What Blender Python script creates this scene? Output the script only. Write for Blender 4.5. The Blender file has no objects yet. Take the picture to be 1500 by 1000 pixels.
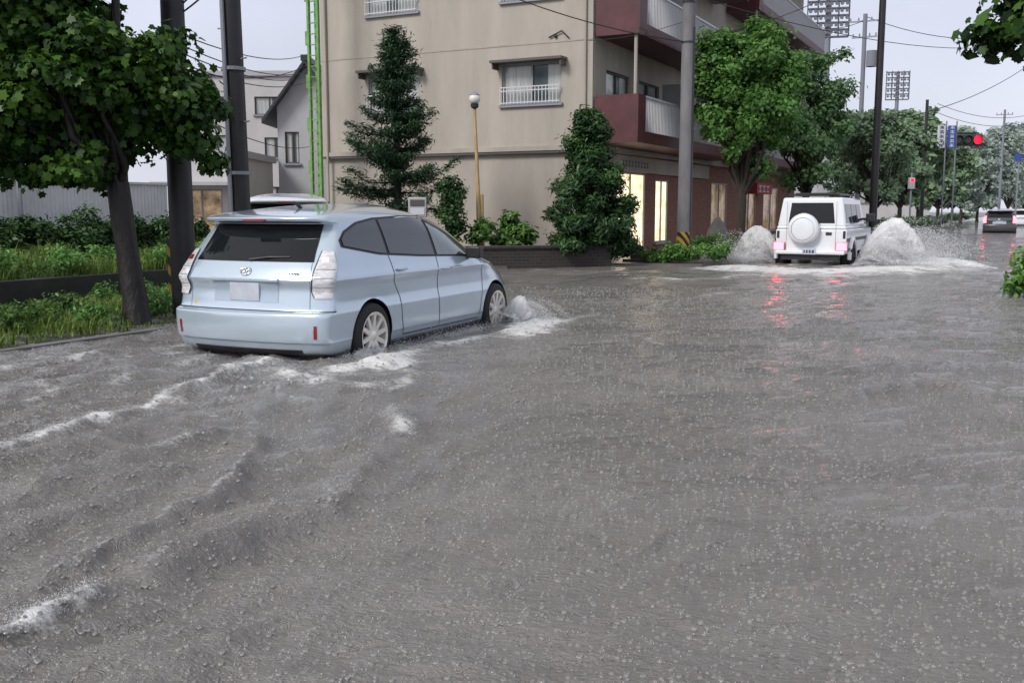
import bpy, math, random
import numpy as np
from mathutils import Vector
random.seed(7); rng=np.random.default_rng(7)
F=1465.0; P=math.radians(7.54); H=1.4
TH=math.radians(27); C27=math.cos(TH); S27=math.sin(TH)
scene=bpy.context.scene; COL=scene.collection
def SW(lx,ly): return (lx*C27+ly*S27, -lx*S27+ly*C27)
def X(px,d): return (px-750)/F*d*.9914
def Zh(py,d): return H+math.tan(math.atan((500-py)/F)-P)*d
def G(px,py):
    a=math.atan((500-py)/F)-P; d=H/-math.tan(a)
    return ((px-750)/F*(d*math.cos(P)+H*math.sin(P)), d)

# ---------------------------------------------------------------- materials
def M(name,col,rough=.6,metal=0.,var=0.,vs=3.,bump=0.,bs=30.,emit=0.,coat=0.,stretch=(1,1,1),col2=None,spec=.5):
    m=bpy.data.materials.new(name); m.use_nodes=True; nt=m.node_tree; b=nt.nodes['Principled BSDF']
    b.inputs['Base Color'].default_value=(*col,1); b.inputs['Roughness'].default_value=rough
    b.inputs['Metallic'].default_value=metal; b.inputs['Coat Weight'].default_value=coat
    b.inputs['Coat Roughness'].default_value=.06; b.inputs['Specular IOR Level'].default_value=spec
    if emit:
        b.inputs['Emission Color'].default_value=(*col,1); b.inputs['Emission Strength'].default_value=emit
    if var or bump or col2:
        tc=nt.nodes.new('ShaderNodeTexCoord'); mp=nt.nodes.new('ShaderNodeMapping')
        mp.inputs['Scale'].default_value=stretch; nt.links.new(tc.outputs['Object'],mp.inputs[0])
    if var or col2:
        n=nt.nodes.new('ShaderNodeTexNoise'); n.inputs['Scale'].default_value=vs; n.inputs['Detail'].default_value=6; n.inputs['Roughness'].default_value=.65
        nt.links.new(mp.outputs[0],n.inputs['Vector'])
        r=nt.nodes.new('ShaderNodeValToRGB'); r.color_ramp.elements[0].position=.3; r.color_ramp.elements[1].position=.7
        c2=col2 if col2 else tuple(min(1,c*(1+var)) for c in col)
        c1=tuple(c*(1-var) for c in col)
        r.color_ramp.elements[0].color=(*c1,1); r.color_ramp.elements[1].color=(*c2,1)
        nt.links.new(n.outputs['Fac'],r.inputs[0]); nt.links.new(r.outputs[0],b.inputs['Base Color'])
        if emit: nt.links.new(r.outputs[0],b.inputs['Emission Color'])
    if bump:
        n=nt.nodes.new('ShaderNodeTexNoise'); n.inputs['Scale'].default_value=bs; n.inputs['Detail'].default_value=4
        nt.links.new(mp.outputs[0],n.inputs['Vector'])
        bp=nt.nodes.new('ShaderNodeBump'); bp.inputs['Strength'].default_value=bump; bp.inputs['Distance'].default_value=.02
        nt.links.new(n.outputs['Fac'],bp.inputs['Height']); nt.links.new(bp.outputs[0],b.inputs['Normal'])
    return m
def addtrans(m,col,fac):
    nt=m.node_tree; b=nt.nodes['Principled BSDF']; t=nt.nodes.new('ShaderNodeBsdfTranslucent'); t.inputs[0].default_value=(*col,1)
    mx=nt.nodes.new('ShaderNodeMixShader'); mx.inputs[0].default_value=fac
    nt.links.new(b.outputs[0],mx.inputs[1]); nt.links.new(t.outputs[0],mx.inputs[2]); nt.links.new(mx.outputs[0],nt.nodes['Material Output'].inputs[0]); return m
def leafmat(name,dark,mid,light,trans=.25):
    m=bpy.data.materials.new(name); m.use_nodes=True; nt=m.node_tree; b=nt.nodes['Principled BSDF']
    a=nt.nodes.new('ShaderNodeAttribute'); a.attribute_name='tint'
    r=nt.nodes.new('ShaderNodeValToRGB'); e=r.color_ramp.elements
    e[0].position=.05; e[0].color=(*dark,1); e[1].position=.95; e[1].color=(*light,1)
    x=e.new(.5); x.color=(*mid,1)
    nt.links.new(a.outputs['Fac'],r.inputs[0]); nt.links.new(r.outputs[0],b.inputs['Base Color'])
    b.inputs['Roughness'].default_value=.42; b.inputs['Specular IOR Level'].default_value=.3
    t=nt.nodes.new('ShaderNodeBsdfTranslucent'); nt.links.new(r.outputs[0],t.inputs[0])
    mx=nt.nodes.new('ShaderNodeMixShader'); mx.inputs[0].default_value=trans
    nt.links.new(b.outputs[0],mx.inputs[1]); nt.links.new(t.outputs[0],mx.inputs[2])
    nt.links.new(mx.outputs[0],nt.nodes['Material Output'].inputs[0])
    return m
def stripemat(name):
    m=M(name,(.6,.4,.02),.5); nt=m.node_tree; b=nt.nodes['Principled BSDF']
    tc=nt.nodes.new('ShaderNodeTexCoord'); w=nt.nodes.new('ShaderNodeTexWave'); w.bands_direction='DIAGONAL'; w.inputs['Scale'].default_value=2.6
    r=nt.nodes.new('ShaderNodeValToRGB'); r.color_ramp.interpolation='CONSTANT'
    r.color_ramp.elements[0].color=(.015,.015,.015,1); r.color_ramp.elements[1].color=(.42,.27,.02,1); r.color_ramp.elements[1].position=.5
    nt.links.new(tc.outputs['Object'],w.inputs['Vector']); nt.links.new(w.outputs['Fac'],r.inputs[0]); nt.links.new(r.outputs[0],b.inputs['Base Color'])
    return m
def brickmat(name,c1,c2,mortar,scale=1.0):
    m=M(name,c1,.8); nt=m.node_tree; b=nt.nodes['Principled BSDF']
    tc=nt.nodes.new('ShaderNodeTexCoord'); sp=nt.nodes.new('ShaderNodeSeparateXYZ'); ad=nt.nodes.new('ShaderNodeMath'); cb=nt.nodes.new('ShaderNodeCombineXYZ')
    nt.links.new(tc.outputs['Object'],sp.inputs[0]); nt.links.new(sp.outputs[0],ad.inputs[0]); nt.links.new(sp.outputs[1],ad.inputs[1])
    nt.links.new(ad.outputs[0],cb.inputs[0]); nt.links.new(sp.outputs[2],cb.inputs[1])
    k=nt.nodes.new('ShaderNodeTexBrick'); k.inputs['Scale'].default_value=scale; k.inputs['Brick Width'].default_value=.22; k.inputs['Row Height'].default_value=.075; k.inputs['Mortar Size'].default_value=.008
    k.inputs['Color1'].default_value=(*c1,1); k.inputs['Color2'].default_value=(*c2,1); k.inputs['Mortar'].default_value=(*mortar,1)
    nt.links.new(cb.outputs[0],k.inputs['Vector']); nt.links.new(k.outputs['Color'],b.inputs['Base Color'])
    return m

m_beige=M('beige_render',(.42,.38,.325),.85,var=.15,vs=.9,bump=.15,bs=60,stretch=(1,1,.2))
m_beige2=M('beige_render_lower',(.40,.36,.31),.85,var=.18,vs=.8,bump=.15,bs=60,stretch=(1,1,.3))
m_maroon=M('maroon_panel',(.085,.021,.026),.5,var=.3,vs=2)
m_white=M('white_paint',(.72,.72,.72),.45)
m_rail=M('railing_paint',(.6,.6,.62),.4)
m_dark=M('dark_metal',(.03,.03,.032),.4)
m_frame=M('window_frame',(.10,.085,.075),.45)
m_glass=M('window_glass',(.10,.13,.14),.08,var=.3,vs=2)
m_curtain=M('curtain_behind_glass',(.42,.44,.42),.25,var=.3,vs=2.5,stretch=(8,8,.4),coat=1)
m_warm=M('lit_window',(.85,.60,.32),.4,var=.35,vs=2.4,emit=1.6,stretch=(1,1,1.6),col2=(1,.88,.62))
m_dim=M('dim_shop_window',(.20,.14,.09),.15,var=.7,vs=2.6,emit=.35,col2=(.7,.48,.28))
m_brick=brickmat('red_brick',(.28,.10,.06),(.20,.07,.045),(.22,.18,.15))
m_planter=brickmat('dark_brick',(.045,.035,.032),(.03,.025,.025),(.06,.055,.05))
m_stone=M('wet_stone',(.10,.075,.065),.4,var=.3,vs=6)
m_conc=M('concrete',(.17,.17,.17),.8,var=.3,vs=3,bump=.2,bs=40)
m_concdark=M('wet_concrete',(.022,.022,.02),.6,var=.5,vs=3,bump=.5,bs=12)
m_polec=M('concrete_pole',(.17,.165,.17),.7,var=.25,vs=4,stretch=(1,1,.3))
m_poled=M('tarred_pole',(.022,.02,.022),.5,var=.3,vs=5)
m_bamboo=M('yellowed_post',(.42,.30,.14),.6,var=.35,vs=6,stretch=(1,1,.3))
m_green=M('green_steel',(.16,.33,.09),.5,var=.3,vs=5)
m_bark=M('bark',(.045,.036,.03),.85,var=.5,vs=8,bump=.8,bs=25,stretch=(1,1,.35))
m_barkd=M('dark_wet_bark',(.014,.011,.010),.55,var=.6,vs=8,bump=1,bs=22,stretch=(1,1,.35))
m_stripe=stripemat('hazard_stripe')
m_asph=M('asphalt',(.05,.05,.05),.6,var=.2,vs=20)
m_pave=M('paving',(.14,.125,.12),.35,var=.25,vs=6,bump=.1)
m_soil=M('soil',(.035,.035,.022),.9,var=.4,vs=5)
m_wallw=M('offwhite_siding',(.54,.52,.52),.8,var=.08,vs=1.2)
m_wallg=M('grey_siding',(.44,.44,.46),.8,var=.1,vs=1.2)
m_tile=M('roof_tile',(.03,.032,.04),.4,var=.3,vs=12,bump=.6,bs=14)
m_fence=M('white_fence_sheet',(.62,.62,.63),.5,var=.1,vs=1.5)
m_redsign=M('red_sign',(.36,.05,.05),.6)
m_whitesign=M('white_sign',(.62,.63,.68),.4)
m_bluesign=M('blue_sign',(.04,.09,.36),.4)
m_ink=M('sign_ink',(.04,.05,.10),.5)
m_redlamp=M('red_lamp_lit',(1,.004,.012),.3,emit=9,spec=0)
m_lampoff=M('lamp_off',(.03,.04,.03),.2)
m_globe=M('lamp_globe',(.75,.72,.66),.25,coat=.5)
m_cable=M('cable_black',(.02,.02,.02),.6)
m_steel=M('galvanised_steel',(.28,.29,.32),.5,metal=.2)
m_haze=M('hazed_steel',(.22,.23,.27),.8)  # distance haze put into the steel's grey
m_haze2=M('hazed_lamp_steel',(.15,.16,.19),.8)  # darker haze grey for the floodlight racks and lamps
m_leafL=leafmat('plane_leaves',(.009,.027,.007),(.035,.092,.014),(.13,.25,.035),.25)
m_leafA=leafmat('street_leaves',(.05,.12,.03),(.12,.27,.06),(.25,.46,.12),.3)
m_leafB=leafmat('street_leaves_hazed',(.08,.16,.07),(.16,.29,.12),(.27,.43,.20),.3)  # leaf colour slightly paled as the first step of distance haze
m_leafC=leafmat('haze_tinted_leaves',(.17,.26,.16),(.25,.36,.21),(.35,.47,.29),.3)  # distance haze painted in by lightening the leaf colour
m_leafF=leafmat('far_haze_tinted_leaves',(.32,.40,.34),(.39,.47,.41),(.47,.55,.48),.3)  # farthest trees: leaf colour paled further to stand for haze
m_conif=leafmat('conifer_needles',(.016,.040,.022),(.044,.092,.046),(.10,.19,.08),.15)
m_conif2=leafmat('dark_podocarp',(.010,.030,.012),(.032,.080,.026),(.095,.19,.055),.15)
m_hedgel=leafmat('dark_hedge',(.008,.025,.007),(.028,.075,.016),(.08,.17,.035),.12)
m_shrub=leafmat('shrub_leaves',(.03,.07,.02),(.09,.19,.045),(.19,.33,.08),.2)
m_grass=leafmat('grass_blades',(.05,.09,.018),(.12,.20,.035),(.26,.35,.07),.3)

# ---------------------------------------------------------------- mesh tools
def setmeta(o,**k):
    for a,b in k.items():
        if b is not None: o[a]=b
def mkmesh(name,V,Fc,mats,mi=None,smooth=False,angle=None):
    me=bpy.data.meshes.new(name); me.from_pydata([tuple(v) for v in V],[],Fc)
    for m in (mats if isinstance(mats,(list,tuple)) else [mats]): me.materials.append(m)
    if mi is not None: me.polygons.foreach_set('material_index',mi)
    if smooth:
        me.polygons.foreach_set('use_smooth',[True]*len(me.polygons))
        if angle: me.set_sharp_from_angle(angle=math.radians(angle))
    me.update(); return me
def mkobj(name,me,parent=None,loc=(0,0,0),rz=0.,**meta):
    o=bpy.data.objects.new(name,me); COL.objects.link(o); o.location=loc; o.rotation_euler=(0,0,rz)
    if parent is not None: o.parent=parent
    setmeta(o,**meta); return o
def root(name,label,category,loc=(0,0,0),rz=0.,group=None):
    return mkobj(name,None,None,loc,rz,label=label,category=category,group=group)
class B:
    def __init__(s): s.V=[]; s.F=[]; s.I=[]
    def add(s,V,Fc,mi=0):
        n=len(s.V); s.V+= [tuple(v) for v in V]; s.F+=[tuple(i+n for i in f) for f in Fc]; s.I+=[mi]*len(Fc)
    def box(s,x0,x1,y0,y1,z0,z1,mi=0,rz=0.,tp=1.0):
        cx,cy=(x0+x1)/2,(y0+y1)/2; V=[]
        for z,k in ((z0,1),(z1,tp)):
            for a,b in ((x0,y0),(x1,y0),(x1,y1),(x0,y1)):
                dx,dy=(a-cx)*k,(b-cy)*k
                V.append((cx+dx*math.cos(rz)-dy*math.sin(rz),cy+dx*math.sin(rz)+dy*math.cos(rz),z))
        s.add(V,[(3,2,1,0),(4,5,6,7),(0,1,5,4),(1,2,6,5),(2,3,7,6),(3,0,4,7)],mi)
    def tube(s,pts,rad,seg=8,mi=0,cap=True):
        pts=[Vector(p) for p in pts]; n=len(pts); V=[]; Fc=[]
        if not hasattr(rad,'__len__'): rad=[rad]*n
        up=Vector((0,0,1))
        for i,p in enumerate(pts):
            t=(pts[min(i+1,n-1)]-pts[max(i-1,0)]).normalized()
            a=t.cross(up if abs(t.z)<.95 else Vector((1,0,0))).normalized(); b=t.cross(a)
            for k in range(seg):
                an=2*math.pi*k/seg; V.append(p+(a*math.cos(an)+b*math.sin(an))*rad[i])
        for i in range(n-1):
            for k in range(seg):
                k2=(k+1)%seg; Fc.append((i*seg+k,i*seg+k2,(i+1)*seg+k2,(i+1)*seg+k))
        if cap: Fc.append(tuple(range(seg))[::-1]); Fc.append(tuple((n-1)*seg+k for k in range(seg)))
        s.add(V,Fc,mi)
    def lathe(s,prof,c=(0,0,0),axis='z',seg=32,mi=0,sgn=1):
        V=[];Fc=[];n=len(prof)
        for r,h in prof:
            for k in range(seg):
                a=2*math.pi*k/seg; p=(r*math.cos(a),r*math.sin(a),h*sgn)
                if axis=='y': p=(p[0],p[2],p[1])
                if axis=='x': p=(p[2],p[0],p[1])
                V.append((p[0]+c[0],p[1]+c[1],p[2]+c[2]))
        for i in range(n-1):
            for k in range(seg):
                k2=(k+1)%seg; Fc.append((i*seg+k,i*seg+k2,(i+1)*seg+k2,(i+1)*seg+k))
        s.add(V,Fc,mi)
    def ball(s,c,r,seg=12,mi=0,sx=1,sy=1,sz=1):
        V=[];Fc=[];R=seg//2
        for i in range(R+1):
            t=math.pi*i/R
            for k in range(seg):
                a=2*math.pi*k/seg; V.append((c[0]+r*sx*math.sin(t)*math.cos(a),c[1]+r*sy*math.sin(t)*math.sin(a),c[2]+r*sz*math.cos(t)))
        for i in range(R):
            for k in range(seg):
                k2=(k+1)%seg; Fc.append((i*seg+k,(i+1)*seg+k,(i+1)*seg+k2,i*seg+k2))
        s.add(V,Fc,mi)
    def obj(s,name,mats,parent=None,loc=(0,0,0),rz=0.,smooth=False,angle=None,bev=0,**meta):
        me=mkmesh(name,s.V,s.F,mats,s.I,smooth or bev>0,angle or 35)
        o=mkobj(name,me,parent,loc,rz,**meta)
        if bev:
            b=o.modifiers.new('b','BEVEL'); b.width=bev; b.segments=3; b.limit_method='ANGLE'; b.angle_limit=math.radians(35)
        return o

# leaves -------------------------------------------------------------
RH=np.array([(0,-.5),(.27,-.05),(.0,.55),(-.27,-.05)])
LOBE=np.array([(0,-.5),(.12,-.3),(.40,-.3),(.34,-.02),(.46,.2),(.24,.25),(0,.55),(-.24,.25),(-.46,.2),(-.34,-.02),(-.40,-.3),(-.12,-.3)])
def fastmesh(name,V,k,mat,fidx=None):
    me=bpy.data.meshes.new(name); me.vertices.add(len(V)); me.vertices.foreach_set('co',V.ravel().astype(np.float32))
    li=np.arange(len(V),dtype=np.int32) if fidx is None else fidx.ravel().astype(np.int32)
    me.loops.add(len(li)); me.loops.foreach_set('vertex_index',li)
    me.polygons.add(len(li)//k); me.polygons.foreach_set('loop_start',np.arange(0,len(li),k,dtype=np.int32))
    me.update(calc_edges=True); me.materials.append(mat); return me
def leafmesh(name,cen,nor,size,tint,shape,mat,roll=None):
    n=len(cen); k=len(shape)
    nor=nor/np.maximum(1e-6,np.linalg.norm(nor,axis=1,keepdims=True))
    if roll is None: roll=rng.normal(size=(n,3))
    a=np.cross(nor,roll); a/=np.maximum(1e-6,np.linalg.norm(a,axis=1,keepdims=True)); b=np.cross(nor,a)
    V=np.zeros((n,k,3)); cv=rng.random(n)*.6
    for i,(u,v) in enumerate(shape):
        V[:,i]=cen+(b*u+a*v-nor*((abs(u)*.35+v*v*.25)+cv*abs(v))[:,None])*size[:,None]
    me=fastmesh(name,V.reshape(-1,3),k,mat)
    at=me.attributes.new('tint','FLOAT','POINT'); at.data.foreach_set('value',np.repeat(tint,k).astype(np.float32))
    return me
def crownmesh(name,clumps,n,size,shape,mat,center,spread=.5):
    cl=np.array([c[:3] for c in clumps]); cr=np.array([c[3] for c in clumps]); w=cr**2/np.sum(cr**2)
    idx=rng.choice(len(cl),n,p=w)
    g=rng.normal(size=(n,3)); g/=np.linalg.norm(g,axis=1,keepdims=True); rad=rng.random(n)**.45
    rad=rad*(1+.25*np.clip(rng.normal(size=n),0,2))
    off=g*(rad*cr[idx])[:,None]; off[:,2]*=.75
    cen=cl[idx]+off
    nor=off/cr[idx][:,None]*.7+np.array([0,0,.55])+rng.normal(size=(n,3))*.45+ (cl[idx]-np.array(center))*.15
    ct=rng.random(len(cl))
    tint=np.clip(.35*ct[idx]+.45*rng.random(n)+.22*off[:,2]/cr[idx]+.1,0,1)  # besides random tone, top light is put into each clump's upper leaves
    return leafmesh(name,cen,nor,size*(.6+.8*rng.random(n)),tint,shape,mat)
def clumps(center,rad,n,r,lo=.35):
    out=[]
    while len(out)<n:
        g=np.array([random.gauss(0,1) for _ in range(3)]); g/=np.linalg.norm(g)
        k=lo+(1-lo)*random.random()**.6
        p=np.array(center)+g*k*np.array(rad)
        out.append((p[0],p[1],p[2],r*(.65+.7*random.random())))
    return out
def limb(b,p0,p1,r0,r1,wob=.12,n=5):
    p0=Vector(p0);p1=Vector(p1);pts=[];L=(p1-p0).length
    for i in range(n+1):
        t=i/n; p=p0.lerp(p1,t)
        if 0<i<n: p+=Vector((random.gauss(0,1),random.gauss(0,1),random.gauss(0,.5)))*wob*L*.3
        p.z+=math.sin(t*math.pi)*.05*L
        pts.append(p)
    b.tube(pts,[r0+(r1-r0)*i/n for i in range(n+1)],7)
def tree(name,label,loc,cl,n,size,shape,lm,tm,tr,fork,cat='tree',group=None,top=None,lean=(0,0)):
    r=root(name,label,cat,loc,0,group)
    b=B(); fx,fy=lean
    b.tube([(0,0,-.2),(0,0,.05),(fx*.1,fy*.1+.02,fork*.2),(fx*.45,fy*.45,fork*.5),(fx*.8,fy,fork*.8),(fx,fy,fork)],[tr*1.6,tr*1.25,tr*1.02,tr*.9,tr*.95,tr*.9],12)
    cs=sorted(cl,key=lambda c:-c[3])[:26]
    for c in cs: limb(b,(fx,fy,fork-.05),(c[0],c[1],c[2]),tr*.42,tr*.07)
    if top: b.tube([(fx,fy,fork),(fx*.7,fy*.7,(fork+top)/2),(0,0,top)],[tr*.85,tr*.5,tr*.1],9)
    b.obj('trunk',tm,r,smooth=True,angle=60)
    cc=np.mean([c[:3] for c in cl],axis=0)
    mkobj('crown',crownmesh('crown',cl,n,size,shape,lm,cc),r)
    return r
def shrub(name,label,loc,rad,n,size,mat,shape=RH,cat='shrub',group=None,nc=14):
    cl=clumps((0,0,rad[2]*.95),(rad[0]*.75,rad[1]*.75,rad[2]*.75),nc,min(rad)*.5,.1)
    me=crownmesh(name,cl,n,size,shape,mat,(0,0,rad[2]*.5))
    return mkobj(name,me,None,loc,0,label=label,category=cat,group=group)

# ---------------------------------------------------------------- camera / world / sun
cam=bpy.data.cameras.new('camera'); cam.lens=F/1500*36; cam.sensor_width=36; cam.clip_end=2000; cam.clip_start=.05
co=bpy.data.objects.new('camera',cam); COL.objects.link(co); co.location=(0,0,H); co.rotation_euler=(math.pi/2-P,0,0); scene.camera=co
w=bpy.data.worlds.new('World'); scene.world=w; w.use_nodes=True; nt=w.node_tree; bg=nt.nodes['Background']
sky=nt.nodes.new('ShaderNodeTexSky'); sky.sky_type='NISHITA'; sky.sun_disc=False; sky.sun_elevation=math.radians(38); sky.sun_rotation=math.radians(-120); sky.dust_density=4
mul=nt.nodes.new('ShaderNodeMixRGB'); mul.blend_type='MULTIPLY'; mul.inputs[0].default_value=1; mul.inputs[2].default_value=(.02,.02,.02,1)
tc=nt.nodes.new('ShaderNodeTexCoord'); sp=nt.nodes.new('ShaderNodeSeparateXYZ'); rp=nt.nodes.new('ShaderNodeValToRGB')
rp.color_ramp.elements[0].position=.0; rp.color_ramp.elements[0].color=(.72,.74,.84,1)
rp.color_ramp.elements[1].position=.35; rp.color_ramp.elements[1].color=(.60,.63,.78,1)
e=rp.color_ramp.elements.new(.62); e.color=(.52,.54,.58,1)
e=rp.color_ramp.elements.new(1.0); e.color=(.60,.60,.61,1)
ns=nt.nodes.new('ShaderNodeTexNoise'); ns.inputs['Scale'].default_value=2.4; ns.inputs['Detail'].default_value=5
nr=nt.nodes.new('ShaderNodeMapRange'); nr.inputs[1].default_value=.25; nr.inputs[2].default_value=.75; nr.inputs[3].default_value=.74; nr.inputs[4].default_value=1.24
cl_=nt.nodes.new('ShaderNodeMixRGB'); cl_.blend_type='MULTIPLY'; cl_.inputs[0].default_value=1
add=nt.nodes.new('ShaderNodeMixRGB'); add.blend_type='ADD'; add.inputs[0].default_value=1
nt.links.new(tc.outputs['Generated'],sp.inputs[0]); nt.links.new(sp.outputs[2],rp.inputs[0])
nt.links.new(tc.outputs['Generated'],ns.inputs['Vector']); nt.links.new(ns.outputs['Fac'],nr.inputs[0])
nt.links.new(rp.outputs[0],cl_.inputs[1]); nt.links.new(nr.outputs[0],cl_.inputs[2])
nt.links.new(sky.outputs[0],mul.inputs[1]); nt.links.new(mul.outputs[0],add.inputs[1]); nt.links.new(cl_.outputs[0],add.inputs[2])
nt.links.new(add.outputs[0],bg.inputs[0]); bg.inputs[1].default_value=1.0
sun=bpy.data.lights.new('sun','SUN'); sun.energy=2.3; sun.angle=math.radians(18); sun.color=(1,.98,.95)
so=bpy.data.objects.new('sun',sun); COL.objects.link(so); so.rotation_euler=(math.radians(50),0,math.radians(-45))
scene.view_settings.view_transform='Standard'; scene.view_settings.look='None'; scene.view_settings.exposure=0

# ---------------------------------------------------------------- ground & terrain
def sheet(name,pts,z,mat,thick=0):
    V=[(x,y,z) for x,y in pts]; n=len(V); Fc=[tuple(range(n))]
    if thick:
        V+=[(x,y,z-thick) for x,y in pts]; Fc+=[(i,i+n,(i+1)%n+n,(i+1)%n) for i in range(n)]
    o=mkobj(name,mkmesh(name,V,Fc,mat)); o['kind']='structure'; return o
sheet('ground',[(-900,-300),(900,-300),(900,1200),(-900,1200)],-.45,m_soil)
sheet('road',[(-300,-100),(300,-100),(300,700),(-300,700)],-.2,m_asph)
sheet('pavement',[SW(*p) for p in [(-7,24),(-7,420),(-70,420),(-70,21.5),(-11.2,20.8),(-9.07,23.4)]][::-1],.06,m_pave,.4)
sheet('pavement',[SW(*p) for p in [(1.2,-5),(9,-5),(9,420),(1.2,420)]][::-1],.06,m_pave,.4)
sheet('verge',[SW(*p) for p in [(-8.8,0),(-8.8,12.6),(-12.4,12.6),(-12.4,0)]][::-1],.035,m_soil,.3)
sheet('bank',[SW(*p) for p in [(-12.4,-4),(-12.4,17.5),(-18,17.5),(-18,-4)]][::-1],.40,m_soil,.8)
R27=-TH
def swobj(b,name,mats,lx=0,ly=0,**k):
    x,y=SW(lx,ly); return b.obj(name,mats,None,(x,y,0),R27,**k)
b=B(); b.box(-.12,.12,-4,17.5,-.3,.42); swobj(b,'retaining_wall',m_concdark,-12.45,0,label='low dark wet concrete retaining wall beside grass verge',category='wall')
b=B(); b.box(-.08,.06,0,12.6,-.2,.042); swobj(b,'kerb',m_conc,-8.8,0,kind='structure')
b=B(); b.box(-.15,.15,-4,17.5,.3,1.0); swobj(b,'garden_wall',m_concdark,-18,0,label='dark concrete base wall under a white fence',category='wall')
b=B(); n=430
V=[];Fc=[]
for i in range(n):
    y=-4+i*.05; x=.03 if i%2 else -.0
    V+=[(x,y,1.0),(x,y,1.95)]
for i in range(n-1): Fc.append((2*i,2*i+2,2*i+3,2*i+1))
b.add(V,Fc); b.box(-.03,.07,-4,17.5,1.95,2.0)
swobj(b,'fence',m_fence,-18,0,label='white corrugated sheet fence on dark wall',category='fence')

def blades(name,x0,x1,y0,y1,z,n,h,label,patch=0.):
    lx=x0+(x1-x0)*rng.random(n); ly=y0+(y1-y0)*rng.random(n)
    pm=np.sin(lx*2.1+ly*1.3)+np.sin(ly*3.1-lx*.9)+.8*np.sin(lx*5.3+1)*np.sin(ly*4.3)
    keep=rng.random(n)<(1-patch)+patch*np.clip(pm*.7+.4,0,1); lx=lx[keep];ly=ly[keep];pm=pm[keep];n=len(lx)
    hh=h*(.3+.9*rng.random(n)**1.5)*(.75+.25*pm).clip(.35,1.5)
    Xw=lx*C27+ly*S27; Yw=-lx*S27+ly*C27
    an=rng.random(n)*6.283; dx=np.cos(an);dy=np.sin(an); wd=.004+.008*rng.random(n)**2; ben=hh*(.3+1.1*rng.random(n))
    V=np.zeros((n,5,3)); base=np.stack([Xw,Yw,np.full(n,z)],1)
    side=np.stack([-dy,dx,0*dx],1)*wd[:,None]; fw=np.stack([dx,dy,0*dx],1)
    V[:,0]=base-side; V[:,1]=base+side
    mid=base+fw*(ben*.3)[:,None]; mid[:,2]+=hh*.6
    V[:,2]=mid+side*.8; V[:,3]=mid-side*.8
    top=base+fw*ben[:,None]; top[:,2]+=hh*(.9-.4*rng.random(n)); V[:,4]=top
    me=bpy.data.meshes.new(name); me.vertices.add(n*5); me.vertices.foreach_set('co',V.ravel().astype(np.float32))
    q=np.arange(n)[:,None]*5
    loops=np.concatenate([q+0,q+1,q+2,q+3,q+3,q+2,q+4],1).ravel()
    me.loops.add(n*7); me.loops.foreach_set('vertex_index',loops.astype(np.int32))
    ls=(np.arange(n)[:,None]*7+np.array([0,4])).ravel()
    me.polygons.add(2*n); me.polygons.foreach_set('loop_start',ls.astype(np.int32))
    me.update(calc_edges=True); me.materials.append(m_grass)
    at=me.attributes.new('tint','FLOAT','POINT'); t=np.clip(.15+.65*rng.random(n)+.15*pm,0,1)
    at.data.foreach_set('value',np.repeat(t,5).astype(np.float32))
    o=mkobj(name,me); o['kind']='stuff'; o['label']=label; o['category']='grass'
blades('grass',-8.95,-12.2,3,12.5,.03,30000,.21,'unkempt wet green grass along the flooded kerb',.8)
blades('grass',-12.5,-16.2,3,17.4,.40,42000,.40,'tall bright green weeds above the retaining wall',.5)
for i in range(22):
    lx=-9.3-2.4*random.random(); ly=4+8.2*random.random(); x,y=SW(lx,ly)
    shrub('weed_plant','leafy green roadside weed in the wet verge',(x,y,.02),(.34,.34,.2),460,.055,m_shrub if i%2 else m_leafA,cat='weed',group='roadside weeds',nc=16)
for i in range(26):
    lx=-12.55-1.3*random.random()**1.5; ly=4+13*i/26+random.random()*.5; x,y=SW(lx,ly)
    shrub('weed_plant','bright green leafy weed clump above the retaining wall',(x,y,.32+.06*random.random()),(.42,.42,.28),560,.062,m_leafA,cat='weed',group='weed clumps above the wall',nc=16)
for i in range(18):
    x,y=SW(-16.6-.3*random.random(),2.5+i*.85); shrub('hedge_shrub','dark glossy hedge bush in front of the white fence',(x,y,.38),(.75,.75,.46+.12*random.random()),1700,.10,m_hedgel,cat='hedge',group='hedge bushes along the fence',nc=16)

# ---------------------------------------------------------------- main apartment building
def wallpanel(b,o,ux,n,W,Ht,holes,mi=0,depth=.14):
    o=Vector(o);ux=Vector(ux);n=Vector(n);uz=Vector((0,0,1))
    xs=sorted({0,W,*[h[0] for h in holes],*[h[1] for h in holes]}); zs=sorted({0,Ht,*[h[2] for h in holes],*[h[3] for h in holes]})
    for i in range(len(xs)-1):
        for j in range(len(zs)-1):
            cx,cz=(xs[i]+xs[i+1])/2,(zs[j]+zs[j+1])/2
            if any(h[0]<cx<h[1] and h[2]<cz<h[3] for h in holes): continue
            b.add([o+ux*xs[i]+uz*zs[j],o+ux*xs[i+1]+uz*zs[j],o+ux*xs[i+1]+uz*zs[j+1],o+ux*xs[i]+uz*zs[j+1]],[(0,1,2,3)],mi)
    for h in holes:
        c=[o+ux*h[0]+uz*h[2],o+ux*h[1]+uz*h[2],o+ux*h[1]+uz*h[3],o+ux*h[0]+uz*h[3]]
        d=[p-n*depth for p in c]
        for i in range(4):
            j=(i+1)%4; b.add([c[i],c[j],d[j],d[i]],[(0,1,2,3)],mi)
def fbox(b,o,ux,n,x0,x1,z0,z1,d0,d1,mi=0):
    o=Vector(o);ux=Vector(ux);n=Vector(n);uz=Vector((0,0,1)); V=[]
    for d in (d0,d1):
        for x,z in ((x0,z0),(x1,z0),(x1,z1),(x0,z1)): V.append(o+ux*x+uz*z+n*d)
    b.add(V,[(0,1,2,3),(7,6,5,4),(0,4,5,1),(1,5,6,2),(2,6,7,3),(3,7,4,0)],mi)
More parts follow.
